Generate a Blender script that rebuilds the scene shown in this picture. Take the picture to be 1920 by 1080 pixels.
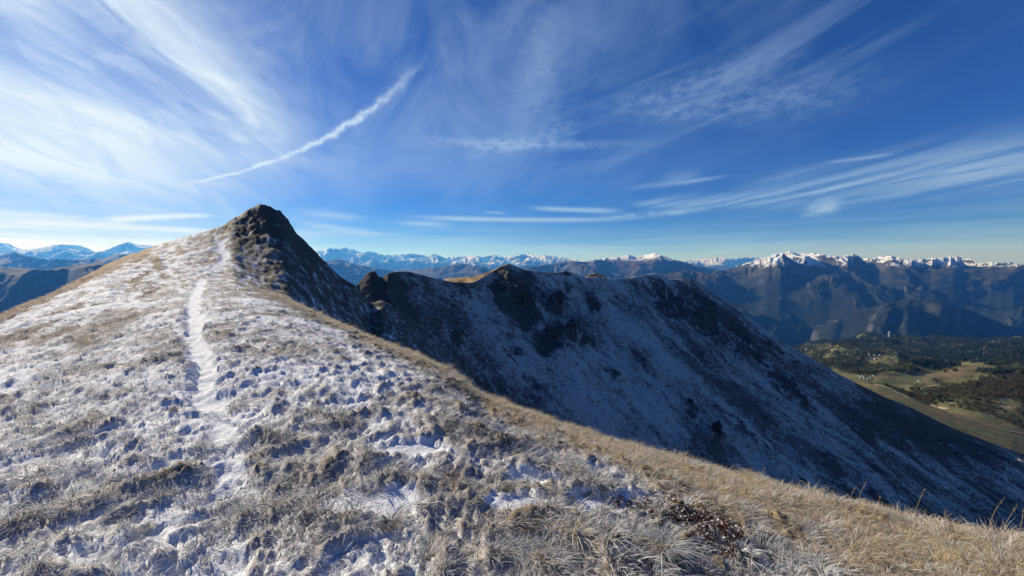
import bpy, math, random
import numpy as np
from mathutils import Vector, Matrix

R = math.radians
random.seed(7)
rng = np.random.default_rng(11)
scene = bpy.context.scene
for o in list(bpy.data.objects):
    bpy.data.objects.remove(o)

# ------------------------------------------------------------------ camera
F_PX, PITCH, CAMZ = 693.0, R(3.55), 1.65
cam_d = bpy.data.cameras.new('camera')
cam_d.sensor_width = 36.0
cam_d.lens = F_PX / 1920 * 36.0
cam_d.clip_start, cam_d.clip_end = 0.05, 250000.0
cam = bpy.data.objects.new('camera', cam_d)
scene.collection.objects.link(cam)
cam.location = (0, 0, CAMZ)
cam.rotation_euler = (R(90) - PITCH, 0, 0)
scene.camera = cam

# ------------------------------------------------------------------ light
SUN_AZ, SUN_EL = R(-54), R(25.5)          # azimuth from the view axis (+Y), negative = left
sun_dir = Vector((math.sin(SUN_AZ) * math.cos(SUN_EL), math.cos(SUN_AZ) * math.cos(SUN_EL), math.sin(SUN_EL)))
sd = bpy.data.lights.new('sun', 'SUN')
sd.energy, sd.angle, sd.color = 5.0, R(0.53), (1.0, 0.925, 0.80)
sun = bpy.data.objects.new('sun', sd)
scene.collection.objects.link(sun)
sun.rotation_euler = (-sun_dir).to_track_quat('-Z', 'Y').to_euler()

scene.view_settings.view_transform = 'Standard'
scene.view_settings.look = 'None'
scene.view_settings.exposure = 0.22
scene.view_settings.gamma = 1.0
scene.cycles.use_denoising = True
scene.cycles.max_bounces = 5
scene.cycles.diffuse_bounces = 2
scene.cycles.glossy_bounces = 1
scene.cycles.transmission_bounces = 2
scene.cycles.transparent_max_bounces = 8
scene.cycles.volume_bounces = 1
scene.cycles.sample_clamp_indirect = 6.0
scene.cycles.caustics_reflective = False
scene.cycles.caustics_refractive = False


# ------------------------------------------------------------------ node helper
class NT:
    def __init__(self, tree):
        self.t, self.n, self.l = tree, tree.nodes, tree.links

    def new(self, typ, **kw):
        nd = self.n.new(typ)
        for k, v in kw.items():
            setattr(nd, k, v)
        return nd

    def put(self, sock, v):
        if v is None:
            return
        if hasattr(v, 'is_output'):
            self.l.new(v, sock)
        else:
            sock.default_value = v

    def m(self, op, a, b=None, c=None, clamp=False):
        nd = self.new('ShaderNodeMath', operation=op, use_clamp=clamp)
        self.put(nd.inputs[0], a)
        self.put(nd.inputs[1], b)
        self.put(nd.inputs[2], c)
        return nd.outputs[0]

    def add(self, a, b): return self.m('ADD', a, b)
    def sub(self, a, b): return self.m('SUBTRACT', a, b)
    def mul(self, a, b): return self.m('MULTIPLY', a, b)

    def ss(self, x, lo, hi, a=0.0, b=1.0):
        nd = self.new('ShaderNodeMapRange', interpolation_type='SMOOTHSTEP')
        for i, v in enumerate((x, lo, hi, a, b)):
            self.put(nd.inputs[i], v)
        return nd.outputs[0]

    def mix(self, f, a, b, typ='MIX'):
        nd = self.new('ShaderNodeMix', data_type='RGBA', blend_type=typ)
        self.put(nd.inputs[0], f)
        self.put(nd.inputs[6], a)
        self.put(nd.inputs[7], b)
        return nd.outputs[2]

    def xyz(self, x, y, z=0.0):
        nd = self.new('ShaderNodeCombineXYZ')
        for i, v in enumerate((x, y, z)):
            self.put(nd.inputs[i], v)
        return nd.outputs[0]

    def sep(self, v):
        nd = self.new('ShaderNodeSeparateXYZ')
        self.l.new(v, nd.inputs[0])
        return nd.outputs

    def noise(self, vec, scale, detail=4.0, rough=0.55, dist=0.0, flat=False):
        nd = self.new('ShaderNodeTexNoise')
        if flat:
            nd.noise_dimensions = '2D'
        if vec is not None:
            self.l.new(vec, nd.inputs['Vector'])
        nd.inputs['Scale'].default_value = scale
        nd.inputs['Detail'].default_value = detail
        nd.inputs['Roughness'].default_value = rough
        nd.inputs['Distortion'].default_value = dist
        return nd.outputs[0]

    def attr(self, name):
        return self.new('ShaderNodeAttribute', attribute_name=name)


def material(name):
    mt = bpy.data.materials.new(name)
    mt.use_nodes = True
    t = NT(mt.node_tree)
    bsdf = mt.node_tree.nodes['Principled BSDF']
    bsdf.inputs['Roughness'].default_value = 0.85
    bsdf.inputs['Specular IOR Level'].default_value = 0.2
    return mt, t, bsdf


def c4(r, g, b): return (r, g, b, 1.0)


# ------------------------------------------------------------------ pixel geometry (photo pixels -> world directions)
def px_dir(px, py):
    u, v = (px - 960.0) / F_PX, (540.0 - py) / F_PX
    y = math.cos(PITCH) + v * math.sin(PITCH)
    z = v * math.cos(PITCH) - math.sin(PITCH)
    return u, y, z


def px_as(px, py):
    u, y, z = px_dir(px, py)
    return u / y, z / y


def at(px, py, y):
    a, s = px_as(px, py)
    return (a * y, y, CAMZ + s * y)


def azel(px, py):
    u, y, z = px_dir(px, py)
    return math.atan2(u, y), math.atan2(z, math.hypot(u, y))


# ------------------------------------------------------------------ world: sky and high cloud
world = bpy.data.worlds.new('World')
scene.world = world
world.use_nodes = True
W = NT(world.node_tree)
world.cycles.sampling_method = 'MANUAL'
world.cycles.sample_map_resolution = 512
bg = world.node_tree.nodes['Background']
sky = W.new('ShaderNodeTexSky', sky_type='NISHITA', sun_disc=False)
sky.sun_elevation, sky.sun_rotation = SUN_EL, SUN_AZ
sky.altitude, sky.air_density, sky.dust_density, sky.ozone_density = 2300.0, 1.0, 0.5, 3.0
SKY_S = 0.055
bg.inputs['Strength'].default_value = SKY_S
tc = W.new('ShaderNodeTexCoord')
dx, dy, dz = W.sep(tc.outputs['Generated'])
AZ = W.m('ARCTAN2', dx, dy)
EL = W.m('ARCSINE', dz)
ELp = W.m('MAXIMUM', EL, 0.0)
zc = W.m('MAXIMUM', dz, 0.03)
PX, PY = W.m('DIVIDE', dx, zc), W.m('DIVIDE', dy, zc)    # position on a high flat cloud deck


def deck_noise(rot, sx, sy, detail=5.0, rough=0.6, dist=0.0, off=0.0):
    c, s = math.cos(rot), math.sin(rot)
    a = W.add(W.mul(PX, c), W.mul(PY, s))
    b = W.sub(W.mul(PY, c), W.mul(PX, s))
    return W.noise(W.xyz(W.add(W.mul(a, sx), off * 7.3), W.mul(b, sy)), 1.0, detail, rough, dist, flat=True)


def streak(p0, p1, w0, w1, power, sag=0.0, soft=0.25, rag=0.0, mod=None, soft1=None):
    """one long cloud between two directions in the sky"""
    (a0, e0), (a1, e1) = azel(*p0), azel(*p1)
    L = math.hypot(a1 - a0, e1 - e0)
    ux, uy = (a1 - a0) / L, (e1 - e0) / L
    A, E = W.sub(AZ, a0), W.sub(EL, e0)
    t = W.m('DIVIDE', W.add(W.mul(A, ux), W.mul(E, uy)), L)
    n = W.sub(W.mul(E, ux), W.mul(A, uy))
    if sag:
        n = W.add(n, W.mul(W.mul(t, W.sub(1.0, t)), 4 * sag / F_PX))
    if rag:
        nz = ragn
        n = W.add(n, W.mul(W.sub(nz, 0.5), W.mul(W.add(0.35, t), rag / F_PX)))
    w = W.m('MAXIMUM', W.add(w0 / F_PX, W.mul(t, (w1 - w0) / F_PX)), 0.0006)
    q = W.m('DIVIDE', n, w)
    g = W.m('EXPONENT', W.mul(W.mul(q, q), -1.0))
    ends = W.mul(W.ss(t, -0.02, soft), W.ss(t, 1.02, 1.0 - (soft1 or soft)))
    d = W.mul(W.mul(g, ends), power)
    return W.mul(d, mod) if mod is not None else d


def blob(c, rx, ry, rot=0.0):
    """soft patch of sky (radii in photo pixels at the centre of the view)"""
    a0, e0 = azel(*c)
    A, E = W.sub(AZ, a0), W.sub(EL, e0)
    cs, sn = math.cos(rot), math.sin(rot)
    x = W.mul(W.add(W.mul(A, cs), W.mul(E, sn)), F_PX / rx)
    y = W.mul(W.sub(W.mul(E, cs), W.mul(A, sn)), F_PX / ry)
    return W.m('EXPONENT', W.mul(W.add(W.mul(x, x), W.mul(y, y)), -1.0))


fine = W.noise(W.xyz(AZ, W.mul(EL, 2.2)), 30.0, 4.0, 0.65, flat=True)
finem = W.ss(fine, 0.3, 0.68, 0.25, 1.15)


def sky_noise(rot, sx, sy, detail=5.0, rough=0.58, dist=0.0, off=0.0):
    """streaked high cloud: stretched along one heading"""
    c, s = math.cos(rot), math.sin(rot)
    a = W.add(W.mul(AZ, c), W.mul(EL, s))
    b = W.sub(W.mul(EL, c), W.mul(AZ, s))
    return W.noise(W.xyz(W.add(W.mul(a, sx), off), W.mul(b, sy)), 1.0, detail, rough, dist, flat=True)


s_left = sky_noise(R(-20), 2.0, 5.5, 5.0, 0.55, 0.7)
s_left2 = sky_noise(R(-22), 9.0, 30.0, 6.0, 0.62, 0.6, 4.0)
s_right = sky_noise(R(15), 2.4, 24.0, 4.0, 0.5, 0.3, 9.0)
s_all = sky_noise(R(35), 3.5, 4.5, 5.0, 0.58, 0.5, 2.0)
low = W.noise(W.xyz(W.mul(AZ, 2.2), W.mul(EL, 46.0)), 1.0, 4.0, 0.55, 0.3, flat=True)
lowm = W.ss(low, 0.42, 0.66)
low2 = W.noise(W.xyz(W.add(W.mul(AZ, 3.2), 40.0), W.mul(EL, 60.0)), 1.0, 3.0, 0.55, 0.3, flat=True)

fib = sky_noise(R(9), 5.0, 75.0, 4.0, 0.6, 0.3, 3.0)
fibm = W.ss(fib, 0.28, 0.70, 0.25, 1.1)
ragn = W.noise(W.xyz(AZ, EL), 26.0, 4.0, 0.62, flat=True)
parts = []
left = W.m('MINIMUM', W.add(W.add(blob((60, 70), 215, 120, -0.3), W.mul(blob((-450, 60), 230, 260), 0.9)), W.mul(blob((370, 165), 150, 52, -0.5), 0.62)), 1.0)
tex_l = W.add(W.ss(s_left, 0.30, 0.68, 0.34, 0.84), W.ss(s_left2, 0.36, 0.70, -0.09, 0.13))
parts.append(W.m('MAXIMUM', W.mul(left, tex_l), 0.0))
parts.append(W.mul(blob((60, 290), 135, 34, -0.12), W.ss(s_left2, 0.30, 0.65, 0.6, 1.0)))
parts.append(W.mul(blob((780, 130), 480, 210), W.ss(s_all, 0.25, 0.75, 0.02, 0.36)))
parts.append(W.mul(blob((1010, 100), 60, 140, 0.3), W.mul(finem, 0.10)))
parts.append(W.mul(blob((1330, 165), 330, 85, 0.26), W.ss(s_right, 0.42, 0.78, 0.0, 0.19)))
# contrail and streaks
parts.append(streak((345, 347), (815, 88), 1.4, 6.5, 0.85, sag=24, soft=0.06, soft1=0.5, rag=18, mod=W.ss(fine, 0.25, 0.66, 0.5, 1.1)))
parts.append(streak((700, 252), (1290, 264), 11, 5, 0.34, sag=-4, soft=0.45, mod=finem))
parts.append(streak((820, 300), (1120, 225), 14, 12, 0.22, soft=0.4, mod=finem))
parts.append(streak((1080, 212), (1560, 70), 12, 26, 0.20, soft=0.35, mod=finem))
parts.append(streak((1120, 215), (1740, 140), 12, 30, 0.20, soft=0.35, mod=finem))
parts.append(streak((1170, 382), (2150, 262), 6, 30, 0.52, sag=10, soft=0.12, rag=4, mod=fibm))
parts.append(streak((1350, 345), (2050, 270), 8, 34, 0.26, soft=0.3, mod=fibm))
parts.append(streak((1540, 306), (1690, 287), 2, 2, 0.35, soft=0.3))
parts.append(streak((1160, 354), (1395, 326), 5, 2.5, 0.34, soft=0.35, mod=fibm))
parts.append(streak((1230, 335), (1330, 328), 10, 10, 0.20, soft=0.4, mod=fibm))
parts.append(streak((980, 389), (1180, 396), 3.5, 5, 0.62, soft=0.3))
parts.append(streak((740, 405), (1200, 410), 4, 4, 0.62, soft=0.3))
parts.append(streak((1100, 412), (1350, 389), 5, 5, 0.50, soft=0.3, mod=finem))
parts.append(streak((730, 417), (860, 421), 4, 5, 0.40, soft=0.4))
parts.append(streak((900, 397), (955, 400), 2.5, 2.5, 0.35, soft=0.4))
parts.append(streak((1490, 402), (1580, 383), 6, 10, 0.50, soft=0.35, mod=W.ss(fine, 0.4, 0.62, 0.3, 1.3)))
parts.append(W.mul(blob((1548, 386), 16, 9, 0.3), 0.4))
parts.append(streak((170, 417), (410, 405), 5, 2.5, 0.85, sag=-3, soft=0.25))
parts.append(streak((-60, 410), (430, 435), 4, 4, 0.6, soft=0.2))
parts.append(streak((540, 395), (700, 411), 7, 5, 0.30, soft=0.4))
parts.append(streak((540, 415), (730, 442), 6, 5, 0.35, soft=0.3))
parts.append(streak((110, 250), (260, 260), 4, 4, 0.3, soft=0.3, mod=finem))
# banks low over the horizon, thicker under the sun
hb = W.ss(EL, R(9.0), R(0.5))
sunny = W.ss(AZ, R(-18), R(-44))
parts.append(W.mul(W.mul(hb, W.ss(EL, R(7.5), R(5.0))), W.mul(W.add(0.22, W.mul(sunny, 0.75)), lowm)))
parts.append(W.mul(W.ss(EL, R(8.0), R(0.0)), W.mul(W.ss(low2, 0.30, 0.70, 0.45, 1.0), 0.55)))
parts.append(W.mul(W.ss(EL, R(4.5), R(0.0)), W.add(0.66, W.mul(sunny, 0.2))))
keep = None
for d in parts:                                   # 1 - prod(1 - d)
    k = W.sub(1.0, W.m('MINIMUM', d, 1.0))
    keep = k if keep is None else W.mul(keep, k)
dens = W.mul(W.sub(1.0, keep), W.ss(dz, -0.02, 0.0))
glow = W.ss(AZ, R(20), R(-55))
ccol = W.mix(glow, c4(6.2, 9.4, 13.4), c4(12.6, 14.5, 15.6))
ccol = W.mix(W.mul(W.ss(EL, R(7), R(1)), sunny), ccol, c4(17.0, 16.4, 14.6))
ccol = W.mix(W.mul(W.ss(EL, R(6.5), R(0.5)), 0.8), ccol, W.mix(sunny, c4(7.6, 11.6, 19.5), c4(16.0, 16.6, 17.4)))
skyc = W.mix(1.0, sky.outputs[0], c4(0.24, 0.62, 1.42), 'MULTIPLY')
W.l.new(W.mix(dens, skyc, ccol), bg.inputs['Color'])


# ------------------------------------------------------------------ numpy noise
_tab = {}


def perlin(x, y, seed=0):
    if seed not in _tab:
        g = np.random.default_rng(1000 + seed)
        th = g.random(4096) * 2 * np.pi
        _tab[seed] = (g.permutation(4096).astype(np.int32), np.cos(th).astype(np.float32), np.sin(th).astype(np.float32))
    pm, gc, gs = _tab[seed]
    x0, y0 = np.floor(x), np.floor(y)
    fx, fy = (x - x0).astype(np.float32), (y - y0).astype(np.float32)
    xi, yi = x0.astype(np.int64) & 4095, y0.astype(np.int64) & 4095
    u, v = fx * fx * fx * (fx * (fx * 6 - 15) + 10), fy * fy * fy * (fy * (fy * 6 - 15) + 10)

    def corner(i, j):
        h = pm[(pm[(xi + i) & 4095] + yi + j) & 4095]
        return gc[h] * (fx - i) + gs[h] * (fy - j)
    a = corner(0, 0); b = corner(1, 0); c = corner(0, 1); d = corner(1, 1)
    ab = a + u * (b - a); cd = c + u * (d - c)
    return (ab + v * (cd - ab)) * 1.5


def fbm(x, y, octv=4, gain=0.5, seed=0, lac=2.03):
    s, amp, tot = 0.0, 1.0, 0.0
    for i in range(octv):
        s = s + amp * perlin(x, y, seed + i)
        tot += amp
        x, y, amp = x * lac + 17.3, y * lac - 9.1, amp * gain
    return s / tot


def ridged(x, y, octv=5, gain=0.5, seed=0, lac=2.05):
    s, amp, tot, w = 0.0, 1.0, 0.0, 1.0
    for i in range(octv):
        n = 1.0 - np.minimum(np.abs(perlin(x, y, seed + i)) * 1.6, 1.0)
        n = n * n * w
        s = s + amp * n
        tot += amp
        w = np.clip(n * 2.0, 0, 1)
        x, y, amp = x * lac + 7.7, y * lac + 3.1, amp * gain
    return s / tot


def sst(x, lo, hi):
    t = np.clip((x - lo) / (hi - lo), 0, 1)
    return t * t * (3 - 2 * t)


def link(o, parent=None):
    scene.collection.objects.link(o)
    if parent is not None:
        o.parent = parent
    return o


def tag(o, label=None, cat=None, group=None, kind=None):
    for k, v in (('label', label), ('category', cat), ('group', group), ('kind', kind)):
        if v:
            o[k] = v
    return o


def grid_mesh(name, X, Y, Z, mat, attrs=None, smooth=True):
    nr, nc = X.shape
    me = bpy.data.meshes.new(name)
    co = np.stack([X, Y, Z], -1).astype(np.float32).reshape(-1, 3)
    idx = np.arange(nr * nc, dtype=np.int32).reshape(nr, nc)
    q = np.stack([idx[:-1, :-1], idx[:-1, 1:], idx[1:, 1:], idx[1:, :-1]], -1).reshape(-1, 4)
    me.vertices.add(len(co))
    me.vertices.foreach_set('co', co.ravel())
    me.loops.add(q.size)
    me.loops.foreach_set('vertex_index', q.ravel())
    me.polygons.add(len(q))
    me.polygons.foreach_set('loop_start', np.arange(0, q.size, 4, dtype=np.int32))
    me.polygons.foreach_set('use_smooth', np.full(len(q), smooth))
    me.update(calc_edges=True)
    for k, v in (attrs or {}).items():
        at_ = me.attributes.new(k, 'FLOAT', 'POINT')
        at_.data.foreach_set('value', np.ascontiguousarray(v, dtype=np.float32).ravel())
    me.materials.append(mat)
    return link(bpy.data.objects.new(name, me))


def poly_mesh(name, verts, faces, mat=None, smooth=False):
    me = bpy.data.meshes.new(name)
    me.from_pydata([tuple(v) for v in verts], [], faces)
    if smooth:
        me.polygons.foreach_set('use_smooth', [True] * len(me.polygons))
    me.update()
    if mat:
        me.materials.append(mat)
    return me


def interp_px(pts, a):
    """skyline s (rise per forward metre) at ray a from photo pixels"""
    pa = [px_as(*p) for p in pts]
    return np.interp(a, [p[0] for p in pa], [p[1] for p in pa])

# ------------------------------------------------------------------ near ridge: height as a function of place
def pq(x, y):
    return -0.64 * x + 0.77 * y, 0.77 * x + 0.64 * y      # along the crest, across it (right is +)


HQ = [-140, -60, -40, -17, -13, -5.4, 0, 4.2, 7, 9, 11, 15.3, 21, 25, 30, 40, 70, 160]
HZ = [-100, -40, -23, -4.8, -1.8, 4.6, 7.6, 10, 12.6, 13.7, 12.6, 7.7, 2.5, -1, -4, -12, -42, -125]


def h_raw(x, y):
    p, q = pq(x, y)
    k = np.clip(0.050 + 0.004 * p, 0.045, 0.075)
    qb = np.maximum(q - 0.8, 0)
    qs = 0.36 / k                                          # where the slope reaches 0.72
    fr = np.where(qb < qs, k * qb * qb, k * qs * qs + 0.72 * (qb - qs))
    ql = np.maximum(-q - 0.3, 0)
    fl = 0.20 * ql * ql / (ql + 1.2) + 0.011 * np.maximum(ql - 14, 0) ** 1.7
    z = -fr - fl
    w = np.clip((p - 48) / 42, 0, 1) ** 1.7
    zh = np.interp(q, HQ, HZ)
    z = z * (1 - w) + zh * w
    z = z - 0.62 * np.maximum(p - 92, 0) ** 1.0 * sst(p, 90, 104)
    return z


NEAR_SKY = [(-500, 800), (-200, 680), (0, 592), (33, 576), (67, 563), (100, 549), (133, 530), (167, 513), (200, 495), (233, 481), (267, 469), (300, 458),
            (320, 452), (350, 443), (380, 435), (400, 429), (420, 422), (440, 407), (455, 400), (470, 390), (485, 383), (500, 384),
            (515, 391), (530, 400), (540, 412), (550, 427), (562, 443), (575, 455), (590, 470), (610, 490), (625, 507), (640, 520),
            (655, 528), (668, 540), (700, 572), (730, 602), (765, 642), (800, 672), (830, 698), (860, 722), (900, 747), (1000, 787), (1100, 822),
            (1200, 853), (1300, 882), (1400, 912), (1500, 942), (1600, 967), (1700, 995), (1800, 1015), (1920, 1037), (2300, 1100)]
_fa = np.linspace(-2.2, 1.95, 520)
_fy = np.geomspace(1.2, 140, 260)
_FX, _FY = _fa[:, None] * _fy[None, :], np.repeat(_fy[None, :], len(_fa), 0)
_tgt = interp_px(NEAR_SKY, _fa)
_dz = np.zeros(len(_fa)); _ym = np.full(len(_fa), 30.0)
_corr = []


def near_corr(x, y):
    if not _corr:
        return 0.0
    a = x / np.maximum(y, 0.8)
    tot = 0.0
    for ds, ym in _corr:
        d = np.interp(a, _fa, ds)
        m = np.interp(a, _fa, ym)
        tot = tot + d * m * sst(y, 0.22 * m, 1.0 * m)
    return tot


def h_base(x, y):
    return h_raw(x, y) + near_corr(x, y)


for _ in range(4):
    S = (h_base(_FX, _FY) - CAMZ) / _FY
    S[_FY > np.interp(_fa, [-0.44, -0.38, -0.3, -0.2, -0.05, 0.1], [140, 95, 70, 45, 28, 24])[:, None]] = -9
    im = S.argmax(1)
    smax = S[np.arange(len(_fa)), im]
    ym = _fy[im]
    ker = np.ones(9) / 9
    k1, k2 = np.hanning(15)[1:-1], np.hanning(83)[1:-1]
    sm = lambda v, k: np.convolve(np.pad(v, len(k) // 2, 'edge'), k / k.sum(), 'valid')
    rt = sst(_fa, -0.44, -0.36)
    ym = sm(ym, k1) * (1 - rt) + np.exp(sm(np.log(ym), k2)) * rt
    ds = _tgt - smax
    ds = sm(ds, np.hanning(9)[1:-1]) * (1 - rt) + sm(ds, np.hanning(23)[1:-1]) * rt
    ds = ds * (1 - 0.85 * sst(_fa, -0.39, -0.33) * (1 - sst(_fa, -0.16, -0.06)))
    _corr.append((ds, ym))


def hit(px, py, far=140.0):
    """where the line of sight through a photo pixel meets the near ridge"""
    a, s = px_as(px, py)
    ys = np.geomspace(0.8, far, 4000)
    g = h_base(a * ys, ys) - (CAMZ + s * ys)
    i = np.argmax(g > 0)
    y = ys[i] if g.max() > 0 else ys[np.argmax(g)]
    return a * y, y


# the trodden path along the crest
PATH_PX = [(470, 1300), (450, 1080), (440, 1000), (432, 930), (425, 870), (408, 800), (392, 740), (380, 690), (371, 650), (364, 610), (363, 575), (369, 548), (380, 522)]
_pp = [hit(*c) for c in PATH_PX]
PATH_P = np.array([pq(*c)[0] for c in _pp]); PATH_Q = np.array([pq(*c)[1] for c in _pp])
_o = np.argsort(PATH_P); PATH_P, PATH_Q = PATH_P[_o], PATH_Q[_o]
PATH2 = [hit(*c) for c in ((398, 508), (412, 495), (421, 486), (424, 476), (413, 468), (411, 458), (420, 450))]


def path_mask(x, y):
    p, q = pq(x, y)
    c = np.interp(p, PATH_P, PATH_Q) + 0.10 * perlin(p / 1.7, p * 0 + 3.3, 77)
    w = 0.125 + 0.06 * perlin(p / 0.9, p * 0 + 9.1, 78) + 0.17 * fbm(x / 0.35, y / 0.35, 4, 0.62, 79) + 0.0045 * np.clip(p, 0, 50)
    m_ = (1 - sst(np.abs(q - c), w * 0.6, w * 1.6)) * (0.42 + 0.58 * sst(p + 3.5 * perlin(x / 0.7, y / 0.7, 82), 1.5, 7.0)) * sst(p, 0.2, 1.5) * (1 - sst(p, 48, 54))
    d = np.full(np.shape(x), 9.0)
    for (x0, y0), (x1, y1) in zip(PATH2[:-1], PATH2[1:]):                 # it climbs on towards the knoll
        L2 = (x1 - x0) ** 2 + (y1 - y0) ** 2
        t_ = np.clip(((x - x0) * (x1 - x0) + (y - y0) * (y1 - y0)) / L2, 0, 1)
        d = np.minimum(d, np.hypot(x - x0 - t_ * (x1 - x0), y - y0 - t_ * (y1 - y0)))
    return np.maximum(m_, (1 - sst(d + 0.5 * perlin(x / 1.5, y / 1.5, 81), 0.3, 0.75)) * 0.9)


DRIFTS = [hit(720, 940) + (0.26, 0.15), hit(665, 945) + (0.22, 0.14), hit(1020, 905) + (0.30, 0.11), hit(975, 945) + (0.26, 0.11), hit(770, 845) + (0.34, 0.14), hit(1120, 950) + (0.25, 0.15), hit(1230, 940) + (0.3, 0.12)]


def knoll_mask(x, y):
    p, q = pq(x, y)
    d = np.hypot((q - 11) / 9.5, (p - 91) / 14.0) + 0.35 * fbm(x / 5, y / 5, 4, 0.6, 21)
    return 1 - sst(d, 0.55, 1.2)


def near_fields(x, y):
    """height, snow cover, bare rock, heath colour at a place on the ridge"""
    p, q = pq(x, y)
    r = np.hypot(x, y)
    z0 = h_base(x, y)
    pm = path_mask(x, y)
    kn = knoll_mask(x, y)
    flank = sst(p, 38, 60) * sst(q, 2, 9)                     # stony side below the knoll
    hill = sst(p, 55, 80)
    lefty = sst(-q, 0.2, 4.0)
    wx, wy = x + 0.25 * perlin(x / 0.8, y / 0.8, 40), y + 0.25 * perlin(x / 0.8, y / 0.8, 41)
    wp, wq = pq(wx, wy)
    broad = fbm(x / 3.1, y / 3.1, 3, 0.5, 1)
    m1 = np.maximum(perlin(wx / 0.42, wy / 0.42, 5) + 0.05, 0)
    m2 = np.maximum(perlin(wx / 0.17, wy / 0.17, 6) + 0.10, 0)
    m3 = 1 - np.abs(perlin(wx / 0.085, wy / 0.085, 7)) * 1.7
    m4 = perlin(wx / 0.042, wy / 0.042, 8)
    terr = perlin(wp / 0.9, wq / 0.26, 9) + 0.6 * perlin(wp / 0.4, wq / 0.12, 10)
    big = np.maximum(perlin(wp / 2.2, wq / 1.3, 11) - 0.05, 0)
    dm = 0.0
    for (cx, cy, rx_, ry_) in DRIFTS:
        d2 = ((x - cx) / rx_) ** 2 + ((y - cy) / ry_) ** 2 + 1.6 * fbm(x / 0.25, y / 0.25, 4, 0.62, 31)
        dm = np.maximum(dm, 1 - sst(d2, 0.5, 1.3))
    soft = (1 - 0.88 * pm) * (1 - 0.8 * dm)
    lump = (0.075 * m1 + 0.070 * m2 + 0.040 * m3 + 0.024 * m4) * soft
    lump = lump + (0.052 * terr * lefty + 0.08 * big) * soft
    # farther off only larger hummocks can be told apart
    farl = sst(r, 14, 45)
    hum = fbm(wp / 3.6, wq / 1.2, 5, 0.62, 12) * 0.30
    lump = lump + farl * hum * (1 - 0.8 * pm)
    # rock of the knoll and the flank: tilted ledges
    bed = 0.55 * q - 0.2 * p + z0 * 1.3 + 1.2 * fbm(x / 6, y / 6, 3, 0.5, 20)
    led = np.abs((bed / 1.7) % 1.0 - 0.35)
    rk = ridged(x / 5.0, y / 5.0, 5, 0.6, 22) - 0.45
    rk2 = fbm(x / 1.3, y / 1.3, 4, 0.6, 25)
    lump = lump + kn * (0.22 * rk + 0.42 * rk2 + 0.40 * (ridged(x / 1.6, y / 1.6, 4, 0.6, 27) - 0.45)) + flank * (1 - kn) * (0.45 * rk + 0.30 * rk2)
    z = z0 + 0.10 * broad * soft + lump - 0.05 * pm + pm * 0.05 * fbm(x / 0.26, y / 0.26, 4, 0.62, 80)
    # where the snow lies
    grassy = sst(q + 0.5 * fbm(x / 1.4, y / 1.4, 3, 0.5, 39), 2.3, 4.4) * (1 - sst(p, 30, 48))
    mixed = sst(x + 0.1 * y, -1.0, 1.2) * (1 - sst(y, 8, 15))
    grassy = np.clip(grassy + 0.28 * mixed, 0, 1)
    cov = 0.68 + 0.36 * broad - 0.34 * sst(q, 1.0, 4.5) * sst(p, 14, 30) * (1 - 0.62 * sst(p, 40, 55)) + 0.12 * lefty - 0.80 * grassy + 0.25 * fbm(x / 0.8, y / 0.8, 3, 0.6, 30)
    bands = sst(fbm(wp / 11.0, wq / 1.9, 3, 0.55, 33), 0.02, 0.30) * (0.25 + 0.75 * lefty) * sst(r, 5, 14)
    cov = cov - 0.42 * bands
    hgt = (0.05 * m1 + 0.055 * m2 + 0.035 * m3 + 0.016 * m4 + 0.05 * big + 0.02 * terr * lefty) / 0.075
    cov = cov - 0.05 - 0.36 * (hgt - 0.50) * (1 - 0.6 * farl)
    cov = cov - 0.10 * farl - hill * 0.06 + farl * 0.95 * fbm(wp / 3.0, wq / 0.75, 5, 0.68, 34)
    cov = cov - kn * 0.26 - flank * 0.16 + np.maximum(kn, flank) * 0.60 * fbm(x / 0.9, y / 0.9, 4, 0.7, 28)
    cov = cov + 0.75 * dm
    cov = np.maximum(cov, pm * 1.15)
    a_ = x / np.maximum(y, 0.8)
    up = (z0 - CAMZ) / np.maximum(y, 0.8) - np.interp(a_, _fa, _tgt)      # how close below the brow
    edge = sst(up + 0.012 * fbm(x / 3, y / 3, 3, 0.6, 36), -0.026, -0.010) * (1 - sst(a_, -1.06, -0.92)) * sst(y, 12, 20)
    heath = np.clip(edge * 1.0 + bands * 0.55 * sst(r, 12, 30) + 0.5 * sst(fbm(x / 5, y / 5, 3, 0.5, 37), 0.1, 0.4) * hill * (1 - flank), 0, 1)
    cov = cov - edge * 0.95
    rock = np.clip(kn + flank * 0.8, 0, 1)
    dry = np.clip(grassy + 0.25 * sst(fbm(x / 1.6, y / 1.6, 3, 0.5, 38), 0.0, 0.4), 0, 1)
    return z, cov, rock, heath, dry, kn


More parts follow.
